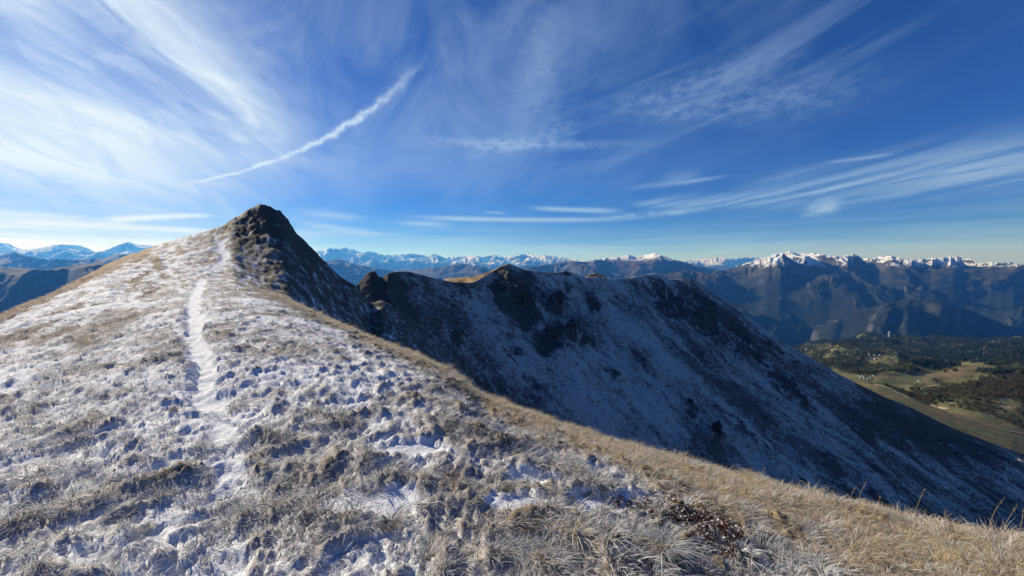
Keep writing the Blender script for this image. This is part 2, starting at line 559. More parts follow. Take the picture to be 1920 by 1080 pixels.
# ------------------------------------------------------------------ materials of the ground
def ground_material():
    mt, t, b = material('frosted_turf')
    geo = t.new('ShaderNodeNewGeometry')
    pos = geo.outputs['Position']
    n1 = t.noise(pos, 9.0, 6.0, 0.7)
    n2 = t.noise(pos, 42.0, 4.0, 0.7)
    n3 = t.noise(pos, 1.1, 4.0, 0.6)
    snow, rock, heath, dry = (t.attr(k).outputs['Fac'] for k in ('snow', 'rock', 'heath', 'dry'))
    turf = t.mix(n1, c4(0.045, 0.032, 0.018), c4(0.24, 0.175, 0.10))
    turf = t.mix(t.mul(dry, 0.75), turf, t.mix(n2, c4(0.30, 0.215, 0.105), c4(0.50, 0.39, 0.21)))
    turf = t.mix(heath, turf, t.mix(n1, c4(0.12, 0.05, 0.022), c4(0.26, 0.12, 0.05)))
    stone = t.mix(n1, c4(0.032, 0.026, 0.020), c4(0.19, 0.155, 0.115))
    stone = t.mix(t.mul(t.ss(n3, 0.5, 0.7), 0.5), stone, c4(0.13, 0.085, 0.045))
    turf = t.mix(rock, turf, stone)
    rime = t.mix(n2, c4(0.31, 0.28, 0.245), c4(0.74, 0.735, 0.73))          # hoar frost between the drifts
    cov = t.add(snow, t.add(t.mul(t.sub(n2, 0.5), 0.75), t.mul(t.sub(n1, 0.5), 0.45)))
    c = t.mix(t.mul(t.ss(cov, 0.12, 0.48), t.sub(0.85, t.mul(rock, 0.25))), turf, rime)
    c = t.mix(t.ss(cov, 0.46, 0.66), c, c4(0.84, 0.86, 0.89))
    t.l.new(c, b.inputs['Base Color'])
    bump = t.new('ShaderNodeBump')
    bump.inputs['Strength'].default_value = 0.75
    bump.inputs['Distance'].default_value = 0.03
    t.l.new(t.add(t.mul(n2, 0.5), n1), bump.inputs['Height'])
    t.l.new(bump.outputs[0], b.inputs['Normal'])
    return mt


M_ground = ground_material()
nb, ny = 900, 640
bb = np.linspace(-1.95, 1.95, nb)
yy = np.geomspace(0.7, 142, ny) - 1.5
GX = bb[None, :] * (yy[:, None] + 1.5)
GY = np.repeat(yy[:, None], nb, 1)
GZ, g_snow, g_rock, g_heath, g_dry, g_kn = near_fields(GX, GY)
# settle the knoll's rocks back onto its outline
for _ in range(3):
    A_ = GX / np.maximum(GY, 1.0)
    S_ = np.where(GY > 30, (GZ - CAMZ) / np.maximum(GY, 1.0), -9)
    bins = np.linspace(-1.5, -0.40, 230)
    bi = np.clip(np.digitize(A_, bins) - 1, 0, 228)
    mx = np.full(229, -9.0)
    ok = (A_ > -1.5) & (A_ < -0.40)
    np.maximum.at(mx, bi[ok], S_[ok])
    bc = 0.5 * (bins[1:] + bins[:-1])
    df = interp_px(NEAR_SKY, bc) - mx
    df = np.convolve(np.pad(df, 7, 'edge'), np.hanning(17)[1:-1] / np.hanning(17).sum(), 'valid')
    GZ = GZ + np.interp(A_, bc, df) * GY * sst(GY, 34, 60) * (1 - sst(A_, -0.46, -0.41)) * sst(A_, -1.5, -1.4)
ridge = grid_mesh('mountain_ridge', GX, GY, GZ, M_ground, dict(snow=g_snow, rock=g_rock, heath=g_heath, dry=g_dry))
# the snow filled tread of the path, lying on the turf
GPM = path_mask(GX, GY)
fm = (GPM[:-1, :-1] + GPM[:-1, 1:] + GPM[1:, 1:] + GPM[1:, :-1]) > 2.0
ii, jj = np.nonzero(fm)
quad = np.stack([ii * nb + jj, ii * nb + jj + 1, (ii + 1) * nb + jj + 1, (ii + 1) * nb + jj], -1)
uq, inv = np.unique(quad, return_inverse=True)
inv = inv.reshape(quad.shape)
pz = (GZ.ravel()[uq] + 0.003)
pme = poly_mesh('path', np.stack([GX.ravel()[uq], GY.ravel()[uq], pz], -1).tolist(), inv.tolist(), M_ground, smooth=True)
for k, v in dict(snow=np.maximum(g_snow, 0.9), rock=g_rock * 0, heath=g_heath * 0, dry=g_dry * 0).items():
    pme.attributes.new(k, 'FLOAT', 'POINT').data.foreach_set('value', v.ravel()[uq].astype(np.float32))
tag(link(bpy.data.objects.new('path', pme)), 'trodden snow filled footpath along the ridge to the knoll', kind='structure')
tag(ridge, 'snow dusted grassy ridge rising to a dark rocky knoll', kind='structure')


# ------------------------------------------------------------------ cirque wall in shade
BOWL_SKY = [(560, 560), (640, 545), (668, 536), (680, 522), (690, 512), (697, 508), (704, 509), (710, 519), (718, 521), (727, 513), (737, 510), (760, 508),
            (785, 514), (812, 521), (850, 529), (885, 530), (905, 520), (925, 508), (940, 500), (955, 494), (968, 500), (980, 505),
            (1000, 507), (1020, 510), (1040, 511), (1060, 508), (1078, 513), (1095, 520), (1120, 519), (1150, 523),
            (1180, 522), (1205, 516), (1222, 513), (1238, 514), (1255, 524), (1275, 524), (1295, 522), (1310, 530), (1330, 545), (1360, 566),
            (1400, 592), (1440, 620), (1480, 648), (1520, 670), (1560, 695), (1605, 718), (1660, 745), (1700, 760), (1760, 790), (1800, 808),
            (1860, 830), (1920, 852), (2050, 900), (2400, 1030)]
ba = np.linspace(-0.62, 1.75, 760)
b_s = interp_px(BOWL_SKY, ba)


def wall_y(a, s):                     # the tilted wall: forward distance along the line of sight
    return 124.0 / np.maximum(0.51 - s - 0.51 * a, 0.16)


b_yc = wall_y(ba, b_s)
b_yc = np.convolve(np.pad(b_yc, 12, 'edge'), np.ones(25) / 25, 'valid')
b_zc = CAMZ + b_s * b_yc
tt = np.concatenate([np.linspace(0.22, 1.0, 250), 1.0 + np.geomspace(0.006, 0.45, 30)])
BX = ba[None, :] * b_yc[None, :] * tt[:, None]
BY = b_yc[None, :] * tt[:, None]
zpl = CAMZ - 124.0 + 0.51 * (BY - BX)
off = b_zc - (CAMZ - 124.0 + 0.51 * (b_yc - ba * b_yc))
# concave foot: the wall eases out towards the valley
drop = b_zc[None, :] - zpl
BZ = zpl + off[None, :] * sst(tt, 0.6, 1.0)[:, None] + 0.0009 * np.maximum(-zpl - 70, 0) ** 2
back = tt[:, None] > 1.0
BZ = np.where(back, b_zc[None, :] - 0.75 * (BY - b_yc[None, :]), BZ)
fall = 0.7071 * (BX - BY)             # runs down the wall
acr = 0.7071 * (BX + BY)              # runs along it
inside = sst(1.0 - tt, 0.0, 0.10)[:, None]
warp = 9 * fbm(BX / 60, BY / 60, 3, 0.5, 50)
gul = ridged((acr + warp) / 46.0, fall / 190.0, 5, 0.55, 51) - 0.45
gul2 = ridged((acr + warp) / 15.0, fall / 80.0, 4, 0.6, 53) - 0.45
crag = ridged(BX / 26.0, BY / 26.0, 6, 0.62, 55) - 0.45
bpx = 960 + 693 * ba                  # nearly the photo column of each ray


def bump_at(px, py, rx, ry, rot=0.0):
    a0, s0 = px_as(px, py)
    s_ = (BZ - CAMZ) / BY
    u = (BX / BY - a0) * F_PX
    v = (s0 - s_) * F_PX
    c, s = math.cos(rot), math.sin(rot)
    d = ((u * c + v * s) / rx) ** 2 + ((v * c - u * s) / ry) ** 2
    return np.exp(-d)


CRAGS = [(700, 530, 26, 24, 0.3, 1.0), (735, 585, 34, 12, 0.75, 1.0), (690, 565, 20, 10, 0.7, 0.9), (745, 530, 40, 14, 0.2, 0.55), (975, 560, 34, 46, 0.25, 1.0), (940, 530, 22, 20, 0.6, 0.9), (1000, 590, 18, 16, 0.4, 0.8),
         (1045, 560, 12, 30, 0.55, 1.0), (1030, 632, 26, 34, -0.1, 1.0), (1075, 612, 17, 20, 0.0, 1.0), (1098, 634, 13, 8, -0.2, 0.9), (1060, 510, 16, 8, 0, 0.8),
         (970, 655, 18, 9, 0.2, 0.8), (855, 630, 12, 14, 0.3, 0.8), (1112, 565, 12, 26, -0.5, 0.6), (1150, 690, 26, 12, 0.8, 0.6), (1250, 560, 60, 30, 0.5, 0.7), (1320, 590, 60, 26, 0.7, 0.8),
         (1400, 640, 60, 18, 0.72, 0.7), (1490, 735, 50, 10, 0.62, 0.8), (1345, 810, 14, 34, 0.1, 0.7), (1295, 760, 12, 16, 0, 0.7), (1570, 880, 50, 10, 0.55, 0.5), (1430, 830, 90, 12, 0.72, 0.5), (1650, 930, 60, 9, 0.5, 0.5)]
crg = np.zeros_like(BX)
for (cx, cy, rx, ry, rot, st) in CRAGS:
    crg = np.maximum(crg, st * bump_at(cx, cy, rx * 1.15, ry * 1.15, rot))
upper = sst(-drop, -60, 0) if False else sst(drop, 90, 10)
amp = inside * np.clip(BY / 180, 0.3, 2.0)
BZ2 = BZ + amp * (4.5 * gul + 1.6 * gul2 + (1.6 + 8.0 * crg) * crag + 2.5 * crg) + (1.8 * fbm(BX / 14, BY / 14, 4, 0.6, 58) + 0.9 * (ridged(BX / 6, BY / 6, 3, 0.6, 68) - 0.45)) * np.maximum(inside, 0.25)
s_now = ((BZ2 - CAMZ) / BY)
# settle the crest back onto the skyline
for _ in range(3):
    s_now = ((BZ2 - CAMZ) / BY)
    dlt = (b_s - s_now.max(0))
    BZ2 = BZ2 + (dlt * b_yc)[None, :] * sst(tt, 0.80, 0.97)[:, None]
slope_x = np.gradient(BZ2, axis=0) / np.maximum(np.hypot(np.gradient(BX, axis=0), np.gradient(BY, axis=0)), 1e-3)
rib = sst(gul * 0.8 + gul2 * 0.7 + 0.9 * fbm(BX / 16, BY / 16, 5, 0.62, 59), 0.20, 0.62) * (0.12 + 0.88 * sst(drop, 75, 12))
b_rock = np.clip(np.maximum(crg * 1.6 - 0.62 + 1.5 * fbm((acr + warp) / 8, fall / 16, 5, 0.65, 60), rib * (0.75 + 0.8 * fbm(BX / 5, BY / 5, 4, 0.6, 61))), 0, 1)
warp2 = warp + 5.0 * fbm(BX / 18, BY / 18, 4, 0.6, 63)
str1 = fbm((acr + warp2 * 1.3) / 9.0, fall / 38.0, 6, 0.66, 62)
str2 = fbm((acr + warp2 * 1.5) / 34.0, fall / 130.0, 5, 0.6, 64)
bs = (BZ2 - CAMZ) / BY
low_r = sst(bpx, 1480, 1800)[None, :] * sst(bs, -0.62 , -0.42)     # grass slope towards the valley keeps less snow
b_cov = 0.52 + 0.60 * str2 + 0.55 * str1 + 0.30 * gul + 0.55 * fbm(BX / 22, BY / 22, 5, 0.65, 66) - 1.1 * b_rock - 0.6 * low_r + 0.22 * sst(bpx, 960, 1200)[None, :] * (1 - sst(bpx, 1250, 1330)[None, :]) \
    - 0.18 * (1 - sst(bpx, 780, 950))[None, :] - 0.25 * sst(bpx, 1240, 1300)[None, :] * sst(bs, -0.22, -0.05)
b_warm = sst(drop, 14, 0) * 0.6 + low_r * 0.5


def wall_material():
    mt, t, b = material('snowy_scree')
    geo = t.new('ShaderNodeNewGeometry')
    pos = geo.outputs['Position']
    x, y, z = t.sep(pos)
    acr_ = t.mul(t.add(x, y), 0.7071)
    fal_ = t.mul(t.sub(x, y), 0.7071)
    v = t.xyz(t.mul(acr_, 1.0), t.mul(fal_, 0.45), t.mul(z, 0.45))
    n1 = t.noise(v, 0.45, 6.0, 0.70, 0.2)
    n2 = t.noise(pos, 0.42, 7.0, 0.75)
    n3 = t.noise(pos, 0.16, 5.0, 0.65)
    snow, rock, warm = (t.attr(k).outputs['Fac'] for k in ('snow', 'rock', 'warm'))
    sepn = t.sep(geo.outputs['Normal'])
    steep = t.ss(sepn[2], 0.72, 0.50)
    scree = t.mix(n2, c4(0.080, 0.068, 0.055), c4(0.25, 0.215, 0.175))
    scree = t.mix(t.mul(warm, n3), scree, c4(0.10, 0.078, 0.042))
    stone = t.mix(t.ss(n2, 0.3, 0.7), c4(0.025, 0.024, 0.023), c4(0.15, 0.14, 0.13))
    rk = t.m('MAXIMUM', rock, t.mul(steep, 0.9))
    c = t.mix(rk, scree, stone)
    cov = t.add(snow, t.add(t.mul(t.sub(n1, 0.5), 1.1), t.mul(t.sub(n2, 0.5), 1.3)))
    n4 = t.noise(pos, 0.75, 3.0, 0.7)
    cov = t.add(t.m('MINIMUM', cov, 0.80), t.mul(t.sub(n4, 0.5), 1.2))
    cov = t.sub(cov, t.mul(rk, 0.22))
    c = t.mix(t.mul(t.ss(cov, 0.14, 0.90), 0.84), c, c4(0.86, 0.79, 0.70))
    t.l.new(c, b.inputs['Base Color'])
    bump = t.new('ShaderNodeBump')
    bump.inputs['Strength'].default_value = 0.9
    bump.inputs['Distance'].default_value = 1.2
    t.l.new(t.add(n2, n1), bump.inputs['Height'])
    t.l.new(bump.outputs[0], b.inputs['Normal'])
    return mt


M_wall = wall_material()
wall = grid_mesh('mountain_cirque', BX, BY, BZ2, M_wall, dict(snow=b_cov, rock=b_rock, warm=b_warm))
tag(wall, 'shaded scree wall of the cirque with thin snow and dark crags', kind='structure')


# ------------------------------------------------------------------ far mountains
def mountain_material(name, snowline, spread, low, mid, forest_z=None, forest=(0.022, 0.030, 0.016), snow_amt=1.0, sc=1.0):
    mt, t, b = material(name)
    geo = t.new('ShaderNodeNewGeometry')
    pos = geo.outputs['Position']
    x, y, z = t.sep(pos)
    n1 = t.noise(pos, 0.0022 * sc, 8.0, 0.66)
    n2 = t.noise(pos, 0.009 * sc, 6.0, 0.68)
    n3 = t.noise(pos, 0.03 * sc, 4.0, 0.7)
    nz = t.sep(geo.outputs['Normal'])[2]
    gcol = t.mix(t.ss(n1, 0.35, 0.65), c4(*low), c4(*mid))
    if forest_z is not None:
        f = t.ss(t.add(z, t.mul(t.sub(n1, 0.5), 900.0)), forest_z + 160, forest_z - 160)
        f = t.mul(f, t.ss(n2, 0.30, 0.46))
        gcol = t.mix(t.mul(f, 0.92), gcol, c4(*forest))
    rk = t.mix(n2, c4(0.05, 0.048, 0.048), c4(0.15, 0.14, 0.135))
    c = t.mix(t.ss(nz, 0.66, 0.42), gcol, rk)
    c = t.mix(t.ss(n3, 0.40, 0.60, 0.0, 0.75), c, t.mix(0.65, c, c4(0.004, 0.006, 0.004)))
    h = t.add(z, t.add(t.mul(t.sub(n1, 0.5), spread * 2.2), t.mul(t.sub(n2, 0.5), spread * 3.0)))
    sn = t.mul(t.ss(h, snowline - spread * 0.5, snowline + spread * 0.5), t.ss(t.add(nz, t.mul(t.sub(n2, 0.5), 0.6)), 0.58, 0.78))
    c = t.mix(t.mul(sn, snow_amt), c, c4(0.85, 0.87, 0.90))
    t.l.new(c, b.inputs['Base Color'])
    bump = t.new('ShaderNodeBump')
    bump.inputs['Strength'].default_value = 0.9
    bump.inputs['Distance'].default_value = 70.0 / sc
    t.l.new(t.add(n2, t.mul(n3, 0.35)), bump.inputs['Height'])
    t.l.new(bump.outputs[0], b.inputs['Normal'])
    return mt


def mountain_range(name, label, skyline, y0, yc, y1, zbase, mat, relief, cell, seed, na=500, nyv=130, jag=0.0, env_pow=1.0, rot=0.0, zback=None, ywob=0.12):
    """a range whose crest runs at forward distance yc(a); real ridges and valleys between y0 and y1"""
    pa = np.array([px_as(*p) for p in skyline])
    a = np.linspace(pa[0, 0], pa[-1, 0], na)
    s = np.interp(a, pa[:, 0], pa[:, 1])
    if jag:
        s = s + jag / F_PX * (fbm(a * 60, a * 0 + seed, 4, 0.6, seed + 3) * 1.0)
    ycr = (np.interp(a, np.linspace(a[0], a[-1], len(yc)), yc) if isinstance(yc, (list, tuple)) else np.full(na, float(yc)))
    ycr = ycr * (1 + ywob * fbm(a * 7, a * 0 + seed, 3, 0.5, seed))
    t = np.concatenate([np.linspace(0, 1, nyv), 1 + np.geomspace(0.02, 1, 24)])
    T = t[:, None]
    Yv = np.where(T <= 1, y0 + (ycr[None, :] - y0) * T, ycr[None, :] + (y1 - ycr[None, :]) * (T - 1))
    Xv = a[None, :] * Yv
    s_sm = np.convolve(np.pad(s, 20, 'edge'), np.hanning(43)[1:-1] / np.hanning(43).sum(), 'valid')
    zc_ = CAMZ + s_sm * ycr
    env = np.where(T <= 1, sst(T, 0, 1) * 0.4 + 0.6 * np.clip(T, 0, 1) ** env_pow, 1 - sst(T, 1, 2))
    zb = np.where(T <= 1, zbase, zbase if zback is None else zback)
    Zv = zb + (zc_[None, :] - zb) * env
    c, sn = math.cos(rot), math.sin(rot)
    xr, yr = Xv * c - Yv * sn, Xv * sn + Yv * c
    wx = xr + cell * 0.35 * fbm(xr / cell, yr / cell, 3, 0.5, seed + 5)
    wy = yr + cell * 0.35 * fbm(xr / cell, yr / cell, 3, 0.5, seed + 9)
    rg = ridged(wx / cell, wy / (cell * 1.5), 9, 0.54, seed + 12) - 0.42
    Zv = Zv + relief * rg * np.clip(np.where(T <= 1, sst(T, 0.0, 0.35), 1 - sst(T, 1.0, 1.6)), 0, 1)
    for wide, t0, t1, rep in ((0.55, 0.2, 0.9, 2), (0.16, 0.62, 0.97, 3)):
        kw = min(max(5, int(wide * na / (a[-1] - a[0]))), na - 3) | 1
        g = np.hanning(kw + 2)[1:-1]
        for _ in range(rep):
            S_ = (Zv - CAMZ) / Yv
            im_ = S_.argmax(0)
            d = (s - S_.max(0)) * Yv[im_, np.arange(na)]
            dl = np.convolve(np.pad(d, kw // 2, 'edge'), g / g.sum(), 'valid')
            Zv = Zv + dl[None, :] * np.where(T <= 1, sst(T, t0, t1), 1 - sst(T, 1.0, 2.0))
    for it in range(7):                    # the last metres only round the crest itself
        S_ = (Zv - CAMZ) / Yv
        im_ = S_.argmax(0)
        d = (s - S_.max(0)) * Yv[im_, np.arange(na)]
        if it < 3:
            d = np.convolve(np.pad(d, 3, 'edge'), np.ones(7) / 7, 'valid')
        near = np.exp(-((T - t[im_][None, :]) / (0.10 if it < 3 else 0.04)) ** 2)
        Zv = Zv + np.clip(d, -relief * 0.3, relief * 0.3)[None, :] * near
    o = grid_mesh(name, Xv, Yv, Zv, mat)
    tag(o, label, kind='structure')
    return o, (a, Xv, Yv, Zv)


M_far = mountain_material('far_alps', 60, 420, (0.05, 0.045, 0.035), (0.09, 0.075, 0.055), sc=0.35)
M_mid = mountain_material('brown_alps', 200, 160, (0.060, 0.043, 0.028), (0.12, 0.082, 0.048), -300, sc=0.8)
M_massif = mountain_material('massif_alps', 10, 120, (0.034, 0.038, 0.020), (0.080, 0.066, 0.034), -240, forest=(0.012, 0.020, 0.011), sc=1.4)
M_dark = mountain_material('dark_alps', 900, 160, (0.018, 0.020, 0.014), (0.036, 0.032, 0.022), 500, sc=1.0)
M_spur = mountain_material('spur_forest', 900, 160, (0.020, 0.027, 0.014), (0.048, 0.046, 0.025), -50, forest=(0.012, 0.020, 0.011), sc=1.8)
M_leftfar = mountain_material('glacier_alps', -150, 500, (0.05, 0.045, 0.04), (0.08, 0.07, 0.06), sc=0.45)

mountain_range('mountain_range', 'hazy snow capped alpine range along the centre of the horizon',
               [(540, 474), (570, 474), (592, 471), (605, 467), (617, 465), (635, 466), (648, 464), (665, 468), (675, 473), (690, 471), (700, 472), (720, 478), (745, 477), (775, 475),
                (800, 480), (815, 476), (835, 483), (860, 481), (890, 479), (905, 482), (927, 477), (945, 482), (965, 479), (990, 475),
                (1005, 479), (1025, 477), (1045, 481), (1075, 486), (1120, 490), (1200, 492), (1270, 490), (1300, 487), (1325, 485), (1350, 482), (1370, 485), (1390, 483), (1420, 482), (1460, 490), (1520, 500)],
               17000, 38000, 62000, -1300, M_far, 1500, 4200, 100, na=900, nyv=150, jag=2.5, env_pow=1.3)
mountain_range('mountain_range', 'deep blue forested foothills below the snowy central range',
               [(520, 520), (585, 500), (610, 492), (632, 485), (645, 486), (660, 494), (690, 500), (720, 505), (760, 508), (800, 503), (840, 498), (870, 494), (890, 498), (930, 506), (1000, 508), (1060, 512), (1150, 520)],
               8500, 14500, 20000, -1500, M_mid, 700, 2600, 140, na=420, nyv=90, jag=2.0)
mountain_range('mountain_range', 'brown mountains with a snowy double peak behind the cirque crest',
               [(940, 506), (1000, 500), (1040, 494), (1070, 489), (1100, 491), (1115, 487), (1135, 483), (1160, 482), (1180, 478), (1195, 482), (1210, 478), (1228, 474), (1242, 478), (1255, 484), (1275, 489),
                (1300, 496), (1340, 504), (1380, 512), (1420, 528), (1480, 560), (1560, 600)],
               9000, 13500, 21000, -1500, M_mid, 800, 2400, 180, na=460, nyv=110, jag=1.5)
mountain_range('mountain_range', 'lower brown terraced spur above the shaded gorge',
               [(1180, 545), (1230, 520), (1260, 512), (1290, 506), (1320, 512), (1350, 521), (1380, 530), (1410, 548), (1440, 574), (1470, 602), (1495, 632), (1530, 660)],
               5600, 8300, 11000, -1500, M_mid, 330, 1500, 220, na=260, nyv=90, jag=1.2)
massif, massif_g = mountain_range('mountain_range', 'long massif with fresh snow along its jagged crest above brown slopes',
               [(1240, 560), (1300, 530), (1340, 510), (1380, 500), (1400, 493), (1425, 486), (1440, 482), (1455, 475), (1468, 474), (1480, 470), (1490, 475), (1500, 476), (1505, 474), (1520, 476), (1527, 475), (1545, 477),
                (1556, 480), (1570, 481), (1585, 479), (1600, 475), (1615, 483), (1633, 486), (1650, 480), (1672, 480), (1690, 484), (1705, 487), (1730, 486), (1745, 484), (1760, 483), (1780, 481), (1795, 480), (1805, 485),
                (1820, 485), (1840, 494), (1860, 491), (1880, 493), (1890, 491), (1920, 496), (2000, 492), (2150, 505), (2400, 500)],
               4300, [9800, 9500, 8800, 8000, 7600], 15000, -1250, M_massif, 620, 2600, 260, na=860, nyv=230, jag=1.6, env_pow=1.15, rot=0.5)
spur, spur_g = mountain_range('mountain_range', 'dark forested spur in front of the snowy massif',
               [(1180, 760), (1300, 712), (1380, 676), (1440, 652), (1490, 630), (1535, 611), (1570, 597), (1615, 581), (1660, 568), (1710, 560), (1760, 564), (1810, 578), (1860, 598), (1920, 622), (2050, 660), (2300, 690)],
               3900, [5600, 5300, 5000, 4700], 7000, -1300, M_spur, 220, 900, 420, na=420, nyv=120, jag=2.0, rot=0.5)
mountain_range('mountain_range', 'blue glaciered mountains on the left horizon',
               [(-500, 470), (-250, 462), (-100, 466), (0, 455), (15, 455), (25, 462), (45, 468), (75, 465), (90, 461), (115, 458), (150, 460), (165, 465), (178, 472), (195, 470), (215, 462), (225, 458), (240, 453),
                (255, 457), (280, 460), (310, 463), (400, 475), (480, 480)],
               14000, 26000, 42000, -1300, M_leftfar, 1300, 4500, 300, na=420, nyv=110, jag=1.0, ywob=0.08)
mountain_range('mountain_range', 'lower blue ridges in front of the glaciered mountains',
               [(-500, 485), (-200, 480), (0, 478), (25, 473), (50, 479), (75, 484), (130, 487), (160, 485), (195, 484), (222, 475), (250, 477), (290, 485), (400, 500)],
               8800, 11500, 16000, -1300, M_dark, 550, 2400, 340, na=300, nyv=70, jag=1.0)
mountain_range('mountain_range', 'dark forested valley side in shade beyond the left slope',
               [(-500, 490), (-200, 494), (0, 500), (40, 502), (85, 506), (140, 497), (190, 492), (215, 498), (300, 505), (400, 530)],
               3100, 4700, 8000, -1150, M_dark, 220, 1700, 380, na=300, nyv=100, jag=0.8)

# ground sheet under everything, out to the horizon
gm, gt_, gb_ = material('valley_floor')
gb_.inputs['Base Color'].default_value = c4(0.035, 0.042, 0.026)
nf = gt_.noise(gt_.new('ShaderNodeNewGeometry').outputs['Position'], 0.004, 6.0, 0.6)
gt_.l.new(gt_.mix(nf, c4(0.02, 0.028, 0.014), c4(0.07, 0.07, 0.04)), gb_.inputs['Base Color'])
ground = link(bpy.data.objects.new('ground', poly_mesh('ground', [(-90000, -20000, -1600), (90000, -20000, -1600), (90000, 90000, -1600), (-90000, 90000, -1600)], [(0, 1, 2, 3)], gm)))
tag(ground, 'valley ground far below the mountains', kind='structure')
#@@PART3
# ------------------------------------------------------------------ sunny grass tops behind the cirque crest
def hill_material():
    mt, t, b = material('golden_grass_slope')
    pos = t.new('ShaderNodeNewGeometry').outputs['Position']
    n1 = t.noise(pos, 0.05, 6.0, 0.65)
    n2 = t.noise(pos, 0.5, 4.0, 0.65)
    c = t.mix(t.ss(n1, 0.35, 0.65), c4(0.20, 0.115, 0.05), c4(0.40, 0.28, 0.14))
    c = t.mix(t.mul(t.ss(n2, 0.55, 0.75), 0.5), c, c4(0.09, 0.06, 0.035))
    t.l.new(c, b.inputs['Base Color'])
    return mt


M_hill = hill_material()
mountain_range('hill', 'golden grass shoulder in sunlight behind the cirque crest',
               [(790, 545), (815, 530), (835, 523), (860, 520), (885, 519), (905, 514), (925, 506), (938, 499), (950, 495), (960, 497), (975, 505), (1000, 530)],
               255, 330, 420, -40, M_hill, 5, 60, 410, na=160, nyv=50)
mountain_range('hill', 'small red brown hump peeping over the cirque crest',
               [(1085, 535), (1096, 521), (1106, 515), (1118, 512), (1126, 514), (1138, 520), (1150, 535)],
               380, 450, 520, -60, M_hill, 4, 60, 430, na=80, nyv=30)

# ------------------------------------------------------------------ valley bench with woods, meadows and hamlets
VCOLS = [(1340, [(700, 1700), (690, 2300), (680, 3000), (676, 3300)]),
         (1480, [(690, 1300), (676, 1900), (664, 2600), (658, 3000), (656, 3200)]),
         (1560, [(725, 800), (690, 1350), (668, 1950), (650, 2600), (640, 3000), (634, 3250)]),
         (1640, [(775, 560), (738, 700), (712, 900), (690, 1300), (665, 1950), (645, 2600), (633, 3000), (627, 3250)]),
         (1700, [(790, 500), (757, 610), (722, 820), (700, 1150), (680, 1550), (660, 2100), (640, 2800), (630, 3250)]),
         (1770, [(815, 470), (778, 570), (742, 720), (712, 960), (697, 1200), (680, 1550), (658, 2200), (644, 2800), (638, 3150)]),
         (1850, [(842, 440), (800, 545), (768, 640), (735, 740), (705, 900), (692, 1150), (676, 1500), (655, 2100), (643, 2700), (640, 3100)]),
         (1920, [(862, 420), (815, 540), (785, 620), (740, 720), (705, 860), (690, 1100), (672, 1500), (650, 2000), (636, 2500), (634, 2900)]),
         (2100, [(930, 400), (850, 560), (790, 720), (740, 900), (700, 1200), (660, 1700), (630, 2200), (615, 2600)]),
         (2400, [(1010, 380), (900, 560), (830, 760), (760, 1000), (700, 1300), (650, 1700), (610, 2200), (600, 2600)])]
va_k = np.array([px_as(c[0], c[1][len(c[1]) // 2][0])[0] for c in VCOLS])
vt = np.concatenate([np.linspace(0, 1, 230), 1 + np.linspace(0.03, 1, 20)])
_pr = []
for cpx, pts in VCOLS:
    ys = np.array([p[1] for p in pts], float)
    zs = np.array([CAMZ + px_as(cpx, p[0])[1] * p[1] for p in pts])
    ly = np.log(ys[0]) + (np.log(ys[-1]) - np.log(ys[0])) * np.linspace(0, 1, 230)
    zz = np.interp(ly, np.log(ys), zs)
    zz = np.convolve(np.pad(zz, 8, 'edge'), np.hanning(19)[1:-1] / np.hanning(19).sum(), 'valid')
    _pr.append((ly, zz))
vn = 620
va = np.linspace(va_k[0], va_k[-1], vn)
VLY = np.stack([np.interp(va, va_k, [p[0][i] for p in _pr]) for i in range(230)])
VZ0 = np.stack([np.interp(va, va_k, [p[1][i] for p in _pr]) for i in range(230)])
k_ = np.hanning(33)[1:-1]; k_ /= k_.sum()
VZ0 = np.stack([np.convolve(np.pad(r, 15, 'edge'), k_, 'valid') for r in VZ0])
VY0 = np.exp(VLY)
ext = np.linspace(0.03, 1, 20)[:, None]
VY = np.vstack([VY0, VY0[-1:] + 1500 * ext])
VZ = np.vstack([VZ0, VZ0[-1:] - 700 * sst(ext, -0.1, 1.0)])
VX = va[None, :] * VY
damp = sst(VY, 420, 900)
rel = ridged(VX / 520, VY / 520, 5, 0.5, 450) - 0.45
VZ = VZ + damp * (85 * rel * sst(VY, 600, 1600) + 16 * fbm(VX / 170, VY / 170, 4, 0.5, 455) + 22 * fbm(VX / 420, VY / 420, 3, 0.5, 458))
# two spurs told apart in the photograph: brown meadow knoll and the scrubby bank before it


def v_spx():
    return (VZ - CAMZ) / VY


VPX = 960 + F_PX * (VX / VY) * math.cos(PITCH)      # close to the photo column
s_v = v_spx()
VPY = 540 - F_PX * np.tan(np.arctan(s_v) + PITCH)


def region(px, py, rx, ry, rot=0.0):
    c, s = math.cos(rot), math.sin(rot)
    u, v = VPX - px, VPY - py
    return np.exp(-(((u * c + v * s) / rx) ** 2 + ((v * c - u * s) / ry) ** 2))


VZ = VZ + 15 * region(1800, 706, 60, 10, -0.2) * sst(VY, 800, 950) - 16 * region(1760, 748, 70, 7, 0.35)
wood = 0.50 + 0.75 * fbm(VX / 110, VY / 150, 5, 0.62, 470)
wood += 0.75 * region(1880, 665, 120, 26) + 0.6 * region(1740, 642, 90, 12) + 0.35 * region(1600, 660, 90, 30) + 0.3 * region(1600, 695, 60, 14)
wood -= 0.9 * region(1720, 706, 75, 9) + 0.9 * region(1800, 704, 62, 11, -0.2) + 0.8 * region(1555, 692, 30, 6) + 0.5 * region(1650, 675, 30, 8) + 0.8 * region(1840, 690, 60, 7) + 0.6 * region(1660, 714, 60, 6) + 0.5 * region(1575, 652, 50, 5)
wood += 0.55 * region(1880, 735, 75, 22) + 0.4 * region(1765, 740, 26, 8)
line = np.interp(VPX, [1600, 1660, 1720, 1780, 1850, 1920, 2100], [700, 724, 742, 756, 775, 800, 860])
